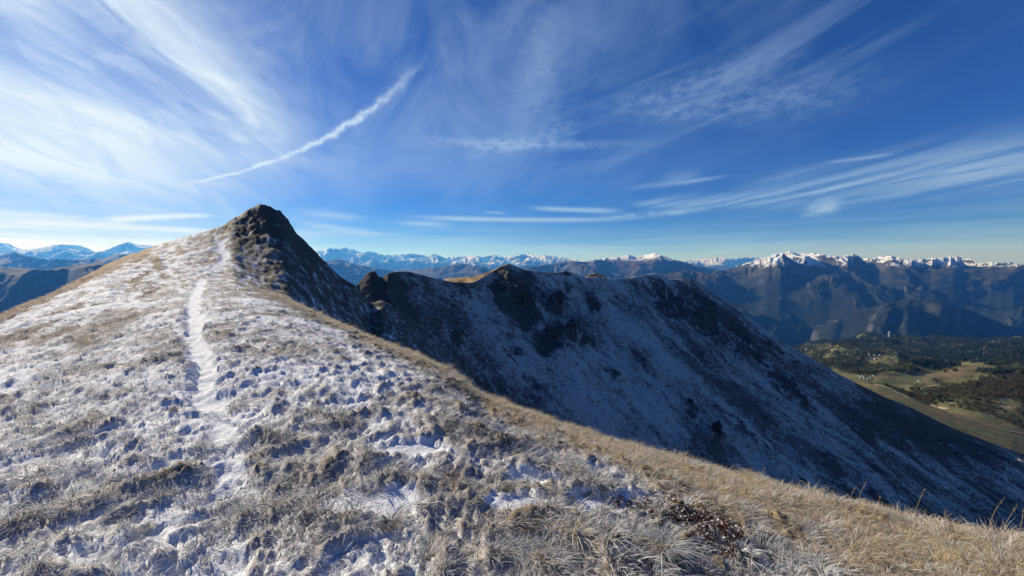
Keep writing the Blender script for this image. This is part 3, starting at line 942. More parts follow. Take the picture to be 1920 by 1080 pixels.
slope_m = sst(VPY - line, -5, 4)                    # open hay slope under the ridge
wood = wood - 1.6 * slope_m
wood = wood - 0.5 * region(1905, 762, 22, 16)
mead_b = np.clip(1.2 * region(1800, 704, 60, 12, -0.2) + 0.9 * slope_m * sst(fbm(VX / 60, VY / 60, 3, 0.5, 480), -0.3, 0.3) + 0.5 * region(1900, 765, 40, 18), 0, 1)
scar = region(1572, 628, 34, 7) * sst(fbm(VX / 60, VY / 60, 3, 0.6, 484), 0.0, 0.3) + region(1908, 757, 13, 9) * sst(fbm(VX / 14, VY / 14, 3, 0.6, 485), -0.1, 0.3)


def valley_material():
    mt, t, b = material('valley_meadow')
    pos = t.new('ShaderNodeNewGeometry').outputs['Position']
    n1 = t.noise(pos, 0.012, 6.0, 0.65)
    n2 = t.noise(pos, 0.07, 5.0, 0.65)
    wd, br, sc_ = (t.attr(k).outputs['Fac'] for k in ('wood', 'brown', 'scar'))
    g = t.mix(t.ss(n1, 0.35, 0.65), c4(0.070, 0.088, 0.032), c4(0.16, 0.145, 0.062))
    g = t.mix(br, g, t.mix(n2, c4(0.095, 0.070, 0.032), c4(0.20, 0.150, 0.070)))
    g = t.mix(t.mul(t.ss(n2, 0.48, 0.68), 0.6), g, c4(0.045, 0.045, 0.020))
    g = t.mix(t.ss(t.add(wd, t.mul(t.sub(n2, 0.5), 0.6)), 0.45, 0.70), g, c4(0.045, 0.055, 0.024))
    g = t.mix(sc_, g, c4(0.42, 0.38, 0.33))
    t.l.new(g, b.inputs['Base Color'])
    bump = t.new('ShaderNodeBump')
    bump.inputs['Strength'].default_value = 0.5
    bump.inputs['Distance'].default_value = 6.0
    t.l.new(n2, bump.inputs['Height'])
    t.l.new(bump.outputs[0], b.inputs['Normal'])
    return mt


valley = grid_mesh('valley', VX, VY, VZ, valley_material(), dict(wood=wood, brown=mead_b, scar=scar))
tag(valley, 'wooded valley bench with brown meadows and hamlets', kind='structure')
s_v = v_spx()
VPY = 540 - F_PX * np.tan(np.arctan(s_v) + PITCH)


def on_surface(grid, px, py):
    """visible point of a far surface under a photo pixel"""
    a_, Xg, Yg, Zg = grid
    a, s = px_as(px, py)
    j = int(np.clip(np.searchsorted(a_, a), 1, len(a_) - 1))
    S_ = (Zg[:, j] - CAMZ) / Yg[:, j]
    i = np.argmax(S_ >= s)
    if S_.max() < s:
        i = int(S_.argmax())
    return Vector((a * Yg[i, j], Yg[i, j], Zg[i, j]))


VG = (va, VX, VY, VZ)

# tracks across the hay slope
M_track, tt_, tb_ = material('pale_track')
tt_.l.new(tt_.mix(tt_.noise(None, 8.0, 4.0, 0.6), c4(0.24, 0.19, 0.12), c4(0.42, 0.35, 0.25)), tb_.inputs['Base Color'])


def track(pix, width, label):
    pts = [on_surface(VG, *c) for c in pix]
    fine_ = []
    for i in range(len(pts) - 1):
        for k in range(14):
            fine_.append(pts[i].lerp(pts[i + 1], k / 14))
    vs, fs = [], []
    for i, p in enumerate(fine_):
        d = (fine_[min(i + 1, len(fine_) - 1)] - fine_[max(i - 1, 0)])
        n = Vector((-d.y, d.x, 0)).normalized() * width / 2
        for sg in (-1, 1):
            q_ = p + n * sg
            a = q_.x / q_.y
            j = int(np.clip(np.searchsorted(va, a), 1, vn - 1))
            z = np.interp(q_.y, VY[:, j], VZ[:, j])
            vs.append((q_.x, q_.y, z + 0.9))
        if i:
            b0 = 2 * i
            fs.append((b0 - 2, b0 - 1, b0 + 1, b0))
    o = link(bpy.data.objects.new('path', poly_mesh('path', vs, fs, M_track)))
    tag(o, label, kind='structure')


track([(1640, 722), (1680, 735), (1712, 750), (1745, 760), (1780, 770)], 5.5, 'pale farm track along the hay slope')
track([(1778, 776), (1800, 784), (1830, 790), (1860, 800), (1890, 808), (1925, 816)], 5.0, 'pale lower track by the shaded slope')
track([(1730, 727), (1745, 725), (1762, 724)], 5.0, 'short pale lane beside the trees')


# ------------------------------------------------------------------ trees
def leaf_material(name, dark, light):
    mt, t, b = material(name)
    oi = t.new('ShaderNodeObjectInfo')
    pos = t.new('ShaderNodeNewGeometry').outputs['Position']
    n = t.noise(pos, 0.6, 3.0, 0.6)
    f = t.m('MULTIPLY_ADD', oi.outputs['Random'], 0.7, t.mul(n, 0.3))
    t.l.new(t.mix(f, c4(*dark), c4(*light)), b.inputs['Base Color'])
    return mt


M_decid = leaf_material('autumn_leaves', (0.045, 0.066, 0.024), (0.13, 0.125, 0.045))
M_conif = leaf_material('conifer_needles', (0.020, 0.034, 0.017), (0.046, 0.062, 0.030))
M_bush = leaf_material('scrub_leaves', (0.030, 0.030, 0.014), (0.085, 0.060, 0.028))
M_bark, _t, _b = material('bark')
_t.l.new(_t.mix(_t.noise(None, 6.0), c4(0.05, 0.038, 0.028), c4(0.11, 0.09, 0.07)), _b.inputs['Base Color'])


def crown_mesh(kind, n, seed, mat):
    """leaf clumps spread through the crown's volume"""
    r_ = random.Random(seed)
    vs, fs = [], []
    for i in range(n):
        if kind == 'conifer':
            h = r_.random() ** 0.8
            rad = 0.24 * (1.02 - h) * (0.55 + 0.45 * r_.random()) * (0.75 + 0.5 * ((h * 7) % 1))
            th = r_.random() * 6.283
            c = Vector((rad * math.cos(th), rad * math.sin(th), 0.10 + 0.88 * h))
            sz = 0.05 + 0.07 * (1 - h)
        else:
            while True:
                v = Vector((r_.uniform(-1, 1), r_.uniform(-1, 1), r_.uniform(-1, 1)))
                if 0.25 < v.length < 1:
                    break
            lob = 1 + 0.28 * math.sin(3 * math.atan2(v.y, v.x) + seed) + 0.2 * math.sin(5 * v.z + seed * 2)
            c = Vector((v.x * 0.36 * lob, v.y * 0.36 * lob, 0.58 + 0.38 * v.z * lob))
            sz = r_.uniform(0.07, 0.13)
        ax = Vector((r_.gauss(0, 1), r_.gauss(0, 1), r_.gauss(0, 1))).normalized()
        q_ = ax.to_track_quat('Z', 'Y')
        b0 = len(vs)
        for k in range(5):
            th = k * 1.2566 + r_.random() * 0.6
            rr = sz * r_.uniform(0.7, 1.25)
            vs.append(c + q_ @ Vector((rr * math.cos(th), rr * math.sin(th), 0)))
        vs.append(c + q_ @ Vector((0, 0, sz * 0.55)))
        for k in range(5):
            fs.append((b0 + k, b0 + (k + 1) % 5, b0 + 5))
    return poly_mesh('crown', vs, fs, mat)


def trunk_mesh(mat, kind):
    vs, fs = [], []

    def limb(p0, p1, r0, r1):
        d = (p1 - p0).normalized()
        q_ = d.to_track_quat('Z', 'Y')
        b0 = len(vs)
        for c, rr in ((p0, r0), (p1, r1)):
            for k in range(6):
                th = k * math.pi / 3
                vs.append(c + q_ @ Vector((rr * math.cos(th), rr * math.sin(th), 0)))
        for k in range(6):
            fs.append((b0 + k, b0 + (k + 1) % 6, b0 + 6 + (k + 1) % 6, b0 + 6 + k))
    top = 0.95 if kind == 'conifer' else 0.6
    limb(Vector((0, 0, -0.06)), Vector((0.01, 0, top * 0.5)), 0.035, 0.024)
    limb(Vector((0.01, 0, top * 0.5)), Vector((0, 0.01, top)), 0.024, 0.008)
    if kind != 'conifer':
        for k in range(5):
            th = k * 1.2566
            limb(Vector((0.005, 0, 0.26 + 0.05 * k)), Vector((0.22 * math.cos(th), 0.22 * math.sin(th), 0.5 + 0.07 * k)), 0.014, 0.004)
    return poly_mesh('trunk', vs, fs, mat)


def scatter(name, label, cat_objs, P, ROT, SCL, IDX, kind='stuff'):
    """one object holding many instances, read from its own vertices"""
    me = bpy.data.meshes.new(name)
    me.vertices.add(len(P))
    me.vertices.foreach_set('co', np.asarray(P, np.float32).ravel())
    for k, v, ty in (('rot', ROT, 'FLOAT_VECTOR'), ('scl', SCL, 'FLOAT_VECTOR')):
        at_ = me.attributes.new(k, ty, 'POINT')
        at_.data.foreach_set('vector', np.asarray(v, np.float32).ravel())
    at_ = me.attributes.new('pick', 'INT', 'POINT')
    at_.data.foreach_set('value', np.asarray(IDX, np.int32))
    o = link(bpy.data.objects.new(name, me))
    col = bpy.data.collections.new(name + '_kinds')
    for i, c in enumerate(cat_objs):
        c.name = '%s_kind_%02d' % (name, i)
        col.objects.link(c)
    ng = bpy.data.node_groups.new(name, 'GeometryNodeTree')
    ng.interface.new_socket('Geometry', in_out='INPUT', socket_type='NodeSocketGeometry')
    ng.interface.new_socket('Geometry', in_out='OUTPUT', socket_type='NodeSocketGeometry')
    gi, go = ng.nodes.new('NodeGroupInput'), ng.nodes.new('NodeGroupOutput')
    iop = ng.nodes.new('GeometryNodeInstanceOnPoints')
    ci = ng.nodes.new('GeometryNodeCollectionInfo')
    ci.inputs['Collection'].default_value = col
    ci.inputs['Separate Children'].default_value = True
    ci.inputs['Reset Children'].default_value = True
    m2p = ng.nodes.new('GeometryNodeMeshToPoints')
    L = ng.links.new
    L(gi.outputs[0], m2p.inputs['Mesh'])
    L(m2p.outputs[0], iop.inputs['Points'])
    L(ci.outputs[0], iop.inputs['Instance'])
    iop.inputs['Pick Instance'].default_value = True

    def named(nm, ty):
        nd = ng.nodes.new('GeometryNodeInputNamedAttribute')
        nd.data_type = ty
        nd.inputs['Name'].default_value = nm
        return nd.outputs['Attribute']
    L(named('pick', 'INT'), iop.inputs['Instance Index'])
    L(named('rot', 'FLOAT_VECTOR'), iop.inputs['Rotation'])
    L(named('scl', 'FLOAT_VECTOR'), iop.inputs['Scale'])
    L(iop.outputs[0], go.inputs[0])
    md = o.modifiers.new('scatter', 'NODES')
    md.node_group = ng
    tag(o, label, kind=kind)
    return o


tree_kinds = [bpy.data.objects.new('k', crown_mesh('broad', 46, s_, M_decid)) for s_ in (1, 2, 3)] + \
             [bpy.data.objects.new('k', crown_mesh('conifer', 50, s_, M_conif)) for s_ in (4, 5)] + \
             [bpy.data.objects.new('k', crown_mesh('broad', 40, s_, M_bush)) for s_ in (6, 7)]


def surf_z(x, y):
    a = x / y
    fj = np.clip((a - va[0]) / (va[1] - va[0]), 0, vn - 1.001)
    j = fj.astype(int); f = fj - j
    out = np.empty(len(x)); wd = np.empty(len(x))
    for jj in np.unique(j):
        m_ = j == jj
        z0 = np.interp(y[m_], VY[:, jj], VZ[:, jj]); z1 = np.interp(y[m_], VY[:, jj + 1], VZ[:, jj + 1])
        out[m_] = z0 + (z1 - z0) * f[m_]
        wd[m_] = np.interp(y[m_], VY[:, jj], wood[:, jj])
    return out, wd


NT_ = 60000
ta = rng.uniform(0.62, 1.75, NT_ * 2)
ty = np.sqrt(rng.uniform(480 ** 2, 3350 ** 2, NT_ * 2))
ty = np.where(rng.random(NT_ * 2) < 0.35, rng.uniform(480, 1600, NT_ * 2), ty)
tx = ta * ty
tz, twd = surf_z(tx, ty)
keep_t = (twd + rng.normal(0, 0.20, NT_ * 2)) > 0.62
tx, ty, tz, twd = tx[keep_t], ty[keep_t], tz[keep_t], twd[keep_t]
nt = len(tx)
tpy = 540 - F_PX * np.tan(np.arctan((tz - CAMZ) / ty) + PITCH)
con = (fbm(tx / 260, ty / 260, 3, 0.5, 490) + rng.normal(0, 0.15, nt) + 0.5 * (tx / ty > 1.12) * (tpy < 690) + 0.25 * (tpy < 645)) > 0.16
scrub = tpy > 703
pick = np.where(con, rng.integers(3, 5, nt), rng.integers(0, 3, nt))
pick = np.where(scrub & (rng.random(nt) < 0.7), rng.integers(5, 7, nt), pick)
hh = np.where(con, rng.uniform(10, 19, nt), rng.uniform(7, 14, nt))
hh = np.where(scrub, hh * 0.45, hh)
sc3 = np.stack([hh * rng.uniform(0.9, 1.35, nt), hh * rng.uniform(0.9, 1.35, nt), hh], -1)
scatter('woodland', 'mixed autumn woodland covering the valley bench', tree_kinds, np.stack([tx, ty, tz - 0.3], -1),
        np.stack([np.zeros(nt), np.zeros(nt), rng.uniform(0, 6.28, nt)], -1), sc3, pick)

# trees that stand apart
crown_b = [crown_mesh('broad', 190, 20 + i, M_decid) for i in range(3)]
crown_c = [crown_mesh('conifer', 220, 30 + i, M_conif) for i in range(2)]
trunk_b, trunk_c = trunk_mesh(M_bark, 'broad'), trunk_mesh(M_bark, 'conifer')
LONE = [(1831, 728, 17, 'c', 'dark lone conifer standing tall above the scrubby bank'),
        (1761, 752, 15, 'b', 'round dark tree beside the hay slope, the larger of a pair'),
        (1772, 754, 11, 'b', 'smaller round tree right against the dark pair by the hay slope'),
        (1880, 711, 11, 'b', 'small dark tree at the top edge of the brown meadow'),
        (1818, 717, 6, 'b', 'tiny bush alone in the middle of the brown meadow'),
        (1760, 735, 8, 'b', 'small tree on the lower left rim of the brown meadow'),
        (1720, 734, 12, 'b', 'dark tree at the left end of the hedge above the farm track'),
        (1708, 734, 9, 'b', 'low tree in the hedge just above the farm track'),
        (1790, 698, 12, 'b', 'dark bushy tree alone on the pale upper meadow'),
        (1772, 700, 10, 'b', 'flat topped thicket tree on the pale upper meadow'),
        (1865, 702, 13, 'b', 'broad dark tree at the right end of the upper meadow'),
        (1910, 704, 13, 'b', 'large dark tree by the right edge above the scrub')]
for (px, py, h, k, lab) in LONE:
    p = on_surface(VG, px, py)
    e = link(bpy.data.objects.new('tree', None))
    e.location = p
    e.scale = (h * random.uniform(0.95, 1.2), h * random.uniform(0.95, 1.2), h)
    e.rotation_euler.z = random.uniform(0, 6.28)
    tag(e, lab, 'tree', 'lone trees on the valley meadows')
    link(bpy.data.objects.new('trunk', trunk_c if k == 'c' else trunk_b), e)
    link(bpy.data.objects.new('crown', random.choice(crown_c if k == 'c' else crown_b)), e)


# ------------------------------------------------------------------ hamlets
def plain(name, col, rough=0.8):
    mt, t, b = material(name)
    n = t.noise(t.new('ShaderNodeTexCoord').outputs['Object'], 3.0, 3.0)
    t.l.new(t.mix(n, c4(*[v * 0.85 for v in col]), c4(*[min(v * 1.1, 0.9) for v in col])), b.inputs['Base Color'])
    b.inputs['Roughness'].default_value = rough
    return mt


M_white, M_slate, M_pane, M_wood = plain('white_render', (0.50, 0.48, 0.45)), plain('slate_roof', (0.30, 0.30, 0.32), 0.5), plain('dark_pane', (0.03, 0.035, 0.04), 0.2), plain('weathered_wood', (0.16, 0.11, 0.07))


def box_mesh(name, x0, x1, y0, y1, z0, z1, mat):
    v = [(x, y, z) for z in (z0, z1) for y in (y0, y1) for x in (x0, x1)]
    return poly_mesh(name, v, [(0, 2, 3, 1), (4, 5, 7, 6), (0, 1, 5, 4), (2, 6, 7, 3), (0, 4, 6, 2), (1, 3, 7, 5)], mat)


def house_meshes(w, d, h, rh):
    wall_v = [(-w, -d, -3), (w, -d, -3), (w, d, -3), (-w, d, -3), (-w, -d, h), (w, -d, h), (w, d, h), (-w, d, h), (-w, 0, h + rh), (w, 0, h + rh)]
    wall_m = poly_mesh('wall', wall_v, [(0, 1, 5, 4), (2, 3, 7, 6), (0, 4, 8, 7, 3), (1, 2, 6, 9, 5)], M_white)
    o_, t_ = 0.7, 0.35
    rv, rf = [], []
    for sg in (-1, 1):
        b0 = len(rv)
        k = rh / d
        for zz in (0.05, t_):
            rv += [(-w - o_, 0, h + rh + zz), (w + o_, 0, h + rh + zz), (w + o_, sg * (d + o_), h - o_ * k + zz), (-w - o_, sg * (d + o_), h - o_ * k + zz)]
        rf += [tuple(b0 + i for i in f) for f in ((0, 1, 2, 3), (4, 5, 6, 7), (0, 1, 5, 4), (2, 3, 7, 6), (1, 2, 6, 5), (0, 3, 7, 4))]
    roof_m = poly_mesh('roof', rv, rf, M_slate)
    wins = []
    for fl in range(2 if h > 5 else 1):
        for fx in (-0.6, 0.0, 0.6):
            wins.append(box_mesh('window', fx * w - 0.55, fx * w + 0.55, -d - 0.06, -d + 0.05, 1.0 + fl * 2.8, 2.3 + fl * 2.8, M_pane))
    return wall_m, roof_m, wins


HOUSES = [house_meshes(6, 4.5, 5.6, 2.6), house_meshes(8, 5, 6.0, 2.8), house_meshes(5, 4, 3.6, 2.2), house_meshes(15, 6, 5.6, 2.6)]


def house(p, kind, rot, label, group, sc=1.0):
    e = link(bpy.data.objects.new('house', None))
    e.location = p
    e.rotation_euler.z = rot
    sc *= 0.56
    e.scale = (sc, sc, sc)
    tag(e, label, 'house', group)
    w_, r_, ws = HOUSES[kind]
    link(bpy.data.objects.new('wall', w_), e)
    link(bpy.data.objects.new('roof', r_), e)
    for m_ in ws:
        link(bpy.data.objects.new('window', m_), e)


HAMLETS = [((1523, 655), 16, 3, 9, VG, 'white house in the hamlet where the ridge meets the woods', 'houses of the upper hamlet', 1.0),
           ((1634, 673), 16, 5, 12, VG, 'white house in the hamlet amid the wooded bench', 'houses of the middle hamlet', 0.9),
           ((1622, 709), 18, 4, 15, VG, 'white house in the hamlet just above the hay slope', 'houses of the lower hamlet', 0.6),
           ((1845, 661), 12, 3, 4, VG, 'pale house in the clearing among dark conifers', 'houses in the forest clearing', 1.2),
           ((1560, 603), 14, 3, 7, spur_g, 'tiny white house on the far slope across the gorge', 'houses across the gorge', 1.6),
           ((1530, 611), 6, 3, 3, spur_g, 'tiny white house on the far slope beside the gorge mouth', 'houses at the gorge mouth', 1.6)]
rh = random.Random(5)
for (c, rx, ry, n, gg, lab, grp, sc) in HAMLETS:
    for i in range(n):
        q_ = on_surface(gg, c[0] + rh.uniform(-rx, rx), c[1] + rh.uniform(-ry, ry))
        house(q_, rh.choice([0, 0, 1, 1, 2]), rh.uniform(-0.7, 0.7) + 0.3, lab, grp, sc)
house(on_surface(VG, 1637, 675), 3, -0.25, 'long low pale building at the edge of the middle hamlet', 'houses of the middle hamlet', 0.9)
house(on_surface(VG, 1723, 715), 2, 0.4, 'single white hut on the brown meadow terrace', None, 1.1)
house(on_surface(VG, 1724, 744), 2, 0.2, 'small white hut beside the farm track', None, 0.8)

# white mast on the wooded brow
mp = on_surface(VG, 1667, 631)
mast = link(bpy.data.objects.new('relay_mast', None))
mast.location = mp
tag(mast, 'white relay mast standing on the wooded brow', 'mast')


def lathe(prof, n=14):
    vs, fs = [], []
    for (r_, z) in prof:
        for k in range(n):
            th = 2 * math.pi * k / n
            vs.append((r_ * math.cos(th), r_ * math.sin(th), z))
    for i in range(len(prof) - 1):
        for k in range(n):
            fs.append((i * n + k, i * n + (k + 1) % n, (i + 1) * n + (k + 1) % n, (i + 1) * n + k))
    return vs, fs


for nm, prof in (('shaft', [(4.5, -4), (4.0, 12), (2.4, 22), (1.6, 44), (0.01, 46)]), ('platform', [(2.2, 23), (8.5, 24), (9.0, 31), (2.2, 32)]), ('platform', [(2.0, 35), (6.5, 36), (6.5, 40), (1.8, 41)]), ('base_hut', [(7.5, -4), (7.5, 11), (0.01, 13)])):
    v_, f_ = lathe(prof)
    link(bpy.data.objects.new(nm, poly_mesh(nm, v_, f_, M_white)), mast)


# ------------------------------------------------------------------ haze
hz, ht, hb_ = material('haze_air')
hz.node_tree.nodes.remove(hb_)
pv = ht.new('ShaderNodeVolumePrincipled')
pv.inputs['Color'].default_value = c4(0.07, 0.33, 1.0)
pv.inputs['Absorption Color'].default_value = c4(1, 1, 1)
pv.inputs['Density'].default_value = 3.5e-5
pv.inputs['Anisotropy'].default_value = 0.25
ht.l.new(pv.outputs[0], hz.node_tree.nodes['Material Output'].inputs['Volume'])
haze = link(bpy.data.objects.new('haze', box_mesh('haze', -95000, 95000, -25000, 95000, -1700, 2300, hz)))
tag(haze, 'thin blue air haze filling the valleys', kind='stuff')


# ------------------------------------------------------------------ crags standing out of the cirque wall
M_crag, ct_, cb_ = material('dark_crag')
cpos = ct_.new('ShaderNodeNewGeometry')
cn1, cn2 = ct_.noise(cpos.outputs['Position'], 0.35, 6.0, 0.7), ct_.noise(cpos.outputs['Position'], 1.6, 4.0, 0.7)
cz = ct_.sep(cpos.outputs['Normal'])[2]
ccol_ = ct_.mix(cn2, c4(0.020, 0.019, 0.019), c4(0.13, 0.12, 0.11))
ct_.l.new(ct_.mix(ct_.mul(ct_.ss(ct_.add(cz, ct_.mul(ct_.sub(cn1, 0.5), 0.9)), 0.62, 0.95), 0.8), ccol_, c4(0.66, 0.69, 0.74)), cb_.inputs['Base Color'])


def crag_mesh(seed):
    """broken, bedded rock: a rough body cut into ledges"""
    import bmesh
    bm = bmesh.new()
    bmesh.ops.create_icosphere(bm, subdivisions=5, radius=1.0)
    co = np.array([v.co[:] for v in bm.verts])
    n = ridged(co[:, 0] * 1.3 + seed * 7, co[:, 2] * 1.3 + co[:, 1] * 0.8, 5, 0.62, 500 + seed)
    n2 = fbm(co[:, 0] * 2.4 + seed, co[:, 1] * 2.4 - co[:, 2] * 1.9, 5, 0.62, 520 + seed)
    bed = (co[:, 2] * 3.2 + co[:, 0] * 1.3 + 0.8 * n2 + seed) % 1.0
    r_ = 0.62 + 0.45 * n + 0.30 * n2 + 0.10 * np.abs(bed - 0.4)
    co = co * r_[:, None]
    for v, c in zip(bm.verts, co):
        v.co = c
    me = bpy.data.meshes.new('crag')
    bm.to_mesh(me)
    bm.free()
    me.materials.append(M_crag)
    return me


CRG = [crag_mesh(i) for i in range(3)]
WG = (ba, BX, BY, BZ2)
for i, (px, py, rx, ry, rot, lab) in enumerate([
        (699, 521, 9, 14, 0.0, 'dark pointed pinnacle on the saddle right of the knoll'),
        (738, 594, 20, 8, 0.8, 'dark rib of rock below the pinnacle'),
        (770, 640, 12, 6, 0.8, 'small dark rock at the foot of the rib'),
        (982, 566, 26, 34, 0.3, 'largest dark crag under the grassy top of the crest'),
        (946, 542, 14, 16, 0.5, 'crag just left of the largest one, touching the crest'),
        (1046, 566, 9, 24, 0.5, 'tall leaning slab of dark rock below the crest'),
        (1031, 634, 21, 26, 0.0, 'big rounded crag low in the snowy gully'),
        (1074, 612, 13, 15, 0.0, 'dark wedge shaped rock right of the rounded crag'),
        (1097, 634, 10, 7, 0.0, 'small rock below the wedge shaped one'),
        (969, 656, 13, 8, 0.2, 'pair of low rocks left of the rounded crag'),
        (856, 630, 8, 9, 0.3, 'small dark rock alone on the left part of the wall'),
        (1060, 514, 12, 6, 0.0, 'knobbly rock tip on the crest'),
        (1296, 758, 7, 13, 0.0, 'narrow dark rock in the middle of the snowy apron'),
        (1346, 812, 11, 28, 0.1, 'long dark rock strip low on the apron'),
        (1492, 738, 26, 7, 0.62, 'dark ledge on the descending arm of the cirque')]):
    p = on_surface(WG, px, py)
    k = p.y / F_PX
    o = link(bpy.data.objects.new('rock_outcrop', CRG[i % 3]))
    o.location = p - Vector((0.1, -0.35, 0.25)) * min(rx, ry) * k
    o.scale = (rx * k * 0.95, min(rx, ry) * k * 0.8, ry * k * 0.95)
    o.rotation_euler = (0, rot, math.atan2(-p.x, p.y))
    tag(o, lab, 'rock', 'dark crags in the cirque wall')

# ------------------------------------------------------------------ near vegetation
def blade_material(name, root, tip, frost_col=(0.72, 0.73, 0.75), trans=0.35, vary=0.5):
    mt, t, b = material(name)
    fr = t.attr('frost').outputs['Fac']
    hg = t.attr('along').outputs['Fac']
    oi = t.new('ShaderNodeObjectInfo')
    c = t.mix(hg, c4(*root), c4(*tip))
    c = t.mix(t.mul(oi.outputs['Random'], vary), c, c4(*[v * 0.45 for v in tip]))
    c = t.mix(fr, c, c4(*frost_col))
    t.l.new(c, b.inputs['Base Color'])
    b.inputs['Roughness'].default_value = 0.7
    tr = t.new('ShaderNodeBsdfTranslucent')
    t.l.new(c, tr.inputs['Color'])
    mx = t.new('ShaderNodeMixShader')
    mx.inputs[0].default_value = trans
    t.l.new(b.outputs[0], mx.inputs[1])
    t.l.new(tr.outputs[0], mx.inputs[2])
    t.l.new(mx.outputs[0], mt.node_tree.nodes['Material Output'].inputs['Surface'])
    return mt


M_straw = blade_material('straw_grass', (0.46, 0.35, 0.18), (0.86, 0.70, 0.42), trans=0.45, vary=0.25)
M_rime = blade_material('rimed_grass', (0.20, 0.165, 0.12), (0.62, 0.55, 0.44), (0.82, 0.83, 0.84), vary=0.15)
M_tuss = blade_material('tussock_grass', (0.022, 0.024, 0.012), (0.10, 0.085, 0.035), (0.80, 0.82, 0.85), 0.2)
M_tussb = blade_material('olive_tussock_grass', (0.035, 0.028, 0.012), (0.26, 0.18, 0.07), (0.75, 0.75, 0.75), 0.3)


def tuft_mesh(name, n, rad, h0, h1, lean, droop, width, frost, mat, seed, lay=(0, 0)):
    """a bunch of single grass blades, each a curved tapering ribbon"""
    r_ = random.Random(seed)
    vs, fs, fr, al = [], [], [], []
    for i in range(n):
        th, rr = r_.random() * 6.283, rad * math.sqrt(r_.random())
        base = Vector((rr * math.cos(th), rr * math.sin(th), -0.01))
        h = r_.uniform(h0, h1)
        out = Vector((math.cos(th + r_.gauss(0, 0.5)), math.sin(th + r_.gauss(0, 0.5)), 0))
        ln = lean * r_.uniform(0.4, 1.4)
        dr = droop * r_.uniform(0.3, 1.5)
        side = Vector((-out.y, out.x, 0)) * width * r_.uniform(0.7, 1.3)
        tw = r_.uniform(-0.8, 0.8)
        side = side + Vector((0, 0, 1)) * width * tw
        f = min(1.0, max(0.0, r_.gauss(*frost)))
        b0 = len(vs)
        K = 4
        for k in range(K + 1):
            t = k / K
            c = base + out * h * (ln * t + dr * 0.6 * t * t) + Vector((0, 0, h * (t - dr * 0.62 * t * t * t))) + Vector((lay[0], lay[1], 0)) * h * t * t
            w = (1 - t) ** 0.7 * 0.5
            if k < K:
                vs += [c - side * w, c + side * w]
                fr += [f * (0.5 + 0.5 * t)] * 2
                al += [t] * 2
            else:
                vs.append(c); fr.append(f); al.append(1.0)
        for k in range(K - 1):
            q_ = b0 + 2 * k
            fs.append((q_, q_ + 1, q_ + 3, q_ + 2))
        fs.append((b0 + 2 * K - 2, b0 + 2 * K - 1, b0 + 2 * K))
    me = poly_mesh(name, vs, fs, mat)
    for k, v in (('frost', fr), ('along', al)):
        at_ = me.attributes.new(k, 'FLOAT', 'POINT')
        at_.data.foreach_set('value', v)
    return me


def scatter_points(n, ylo, yhi, xspan, seed):
    g = np.random.default_rng(seed)
    y = np.exp(g.uniform(np.log(ylo + 1.5), np.log(yhi + 1.5), n)) - 1.5
    x = g.uniform(-xspan, xspan, n) * (y + 1.5)
    return x, y, g


def kinds(args):
    return [bpy.data.objects.new('k', tuft_mesh('tuft', *a)) for a in args]


LAY = (0.45, -0.25)
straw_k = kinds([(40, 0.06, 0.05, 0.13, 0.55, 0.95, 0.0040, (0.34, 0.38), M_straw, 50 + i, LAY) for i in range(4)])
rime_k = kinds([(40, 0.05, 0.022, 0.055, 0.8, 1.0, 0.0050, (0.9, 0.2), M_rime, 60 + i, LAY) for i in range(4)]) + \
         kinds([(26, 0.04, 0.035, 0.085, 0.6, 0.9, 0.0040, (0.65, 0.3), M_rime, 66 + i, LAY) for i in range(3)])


def sow(name, label, kk, n, ylo, yhi, span, seed, want, smin, smax):
    x, y, g = scatter_points(n, ylo, yhi, span, seed)
    z, cov, rock, heath, dry, kn = near_fields(x, y)
    pr = want(x, y, cov, rock, heath, dry)
    k = g.random(n) < pr
    x, y, z = x[k], y[k], z[k]
    m_ = len(x)
    far = 1 + np.clip((np.hypot(x, y) - 6) / 16, 0, 1.6)
    sc = g.uniform(smin, smax, m_) * far ** 0.5 * (1.0 + 0.9 * fbm(x / 0.7, y / 0.7, 3, 0.6, 600))
    scl = np.stack([sc * far ** 0.4, sc * far ** 0.4, sc], -1)
    rot = np.stack([g.normal(0, 0.12, m_), g.normal(0, 0.12, m_), g.uniform(-0.9, 0.9, m_)], -1)
    scatter(name, label, kk, np.stack([x, y, z - 0.004], -1), rot, scl, g.integers(0, len(kk), m_))
    return m_


n1 = sow('grass', 'dry straw coloured grass along the sunny edge of the ridge', straw_k, 75000, 0.3, 30, 1.55, 71,
         lambda x, y, c, r, h, d: np.clip(d * 1.45 - 0.60, 0, 1) * np.clip(1.1 - c, 0, 1) * (1 - r), 0.40, 1.10)
n2 = sow('frosted_grass', 'short rime covered turf grass poking through the snow', rime_k, 90000, 0.3, 40, 1.55, 72,
         lambda x, y, c, r, h, d: np.clip(0.95 - c * 1.2, 0.0, 1) * (1 - 0.30 * d) * 0.60 * (1 - 0.8 * r), 0.7, 1.4)


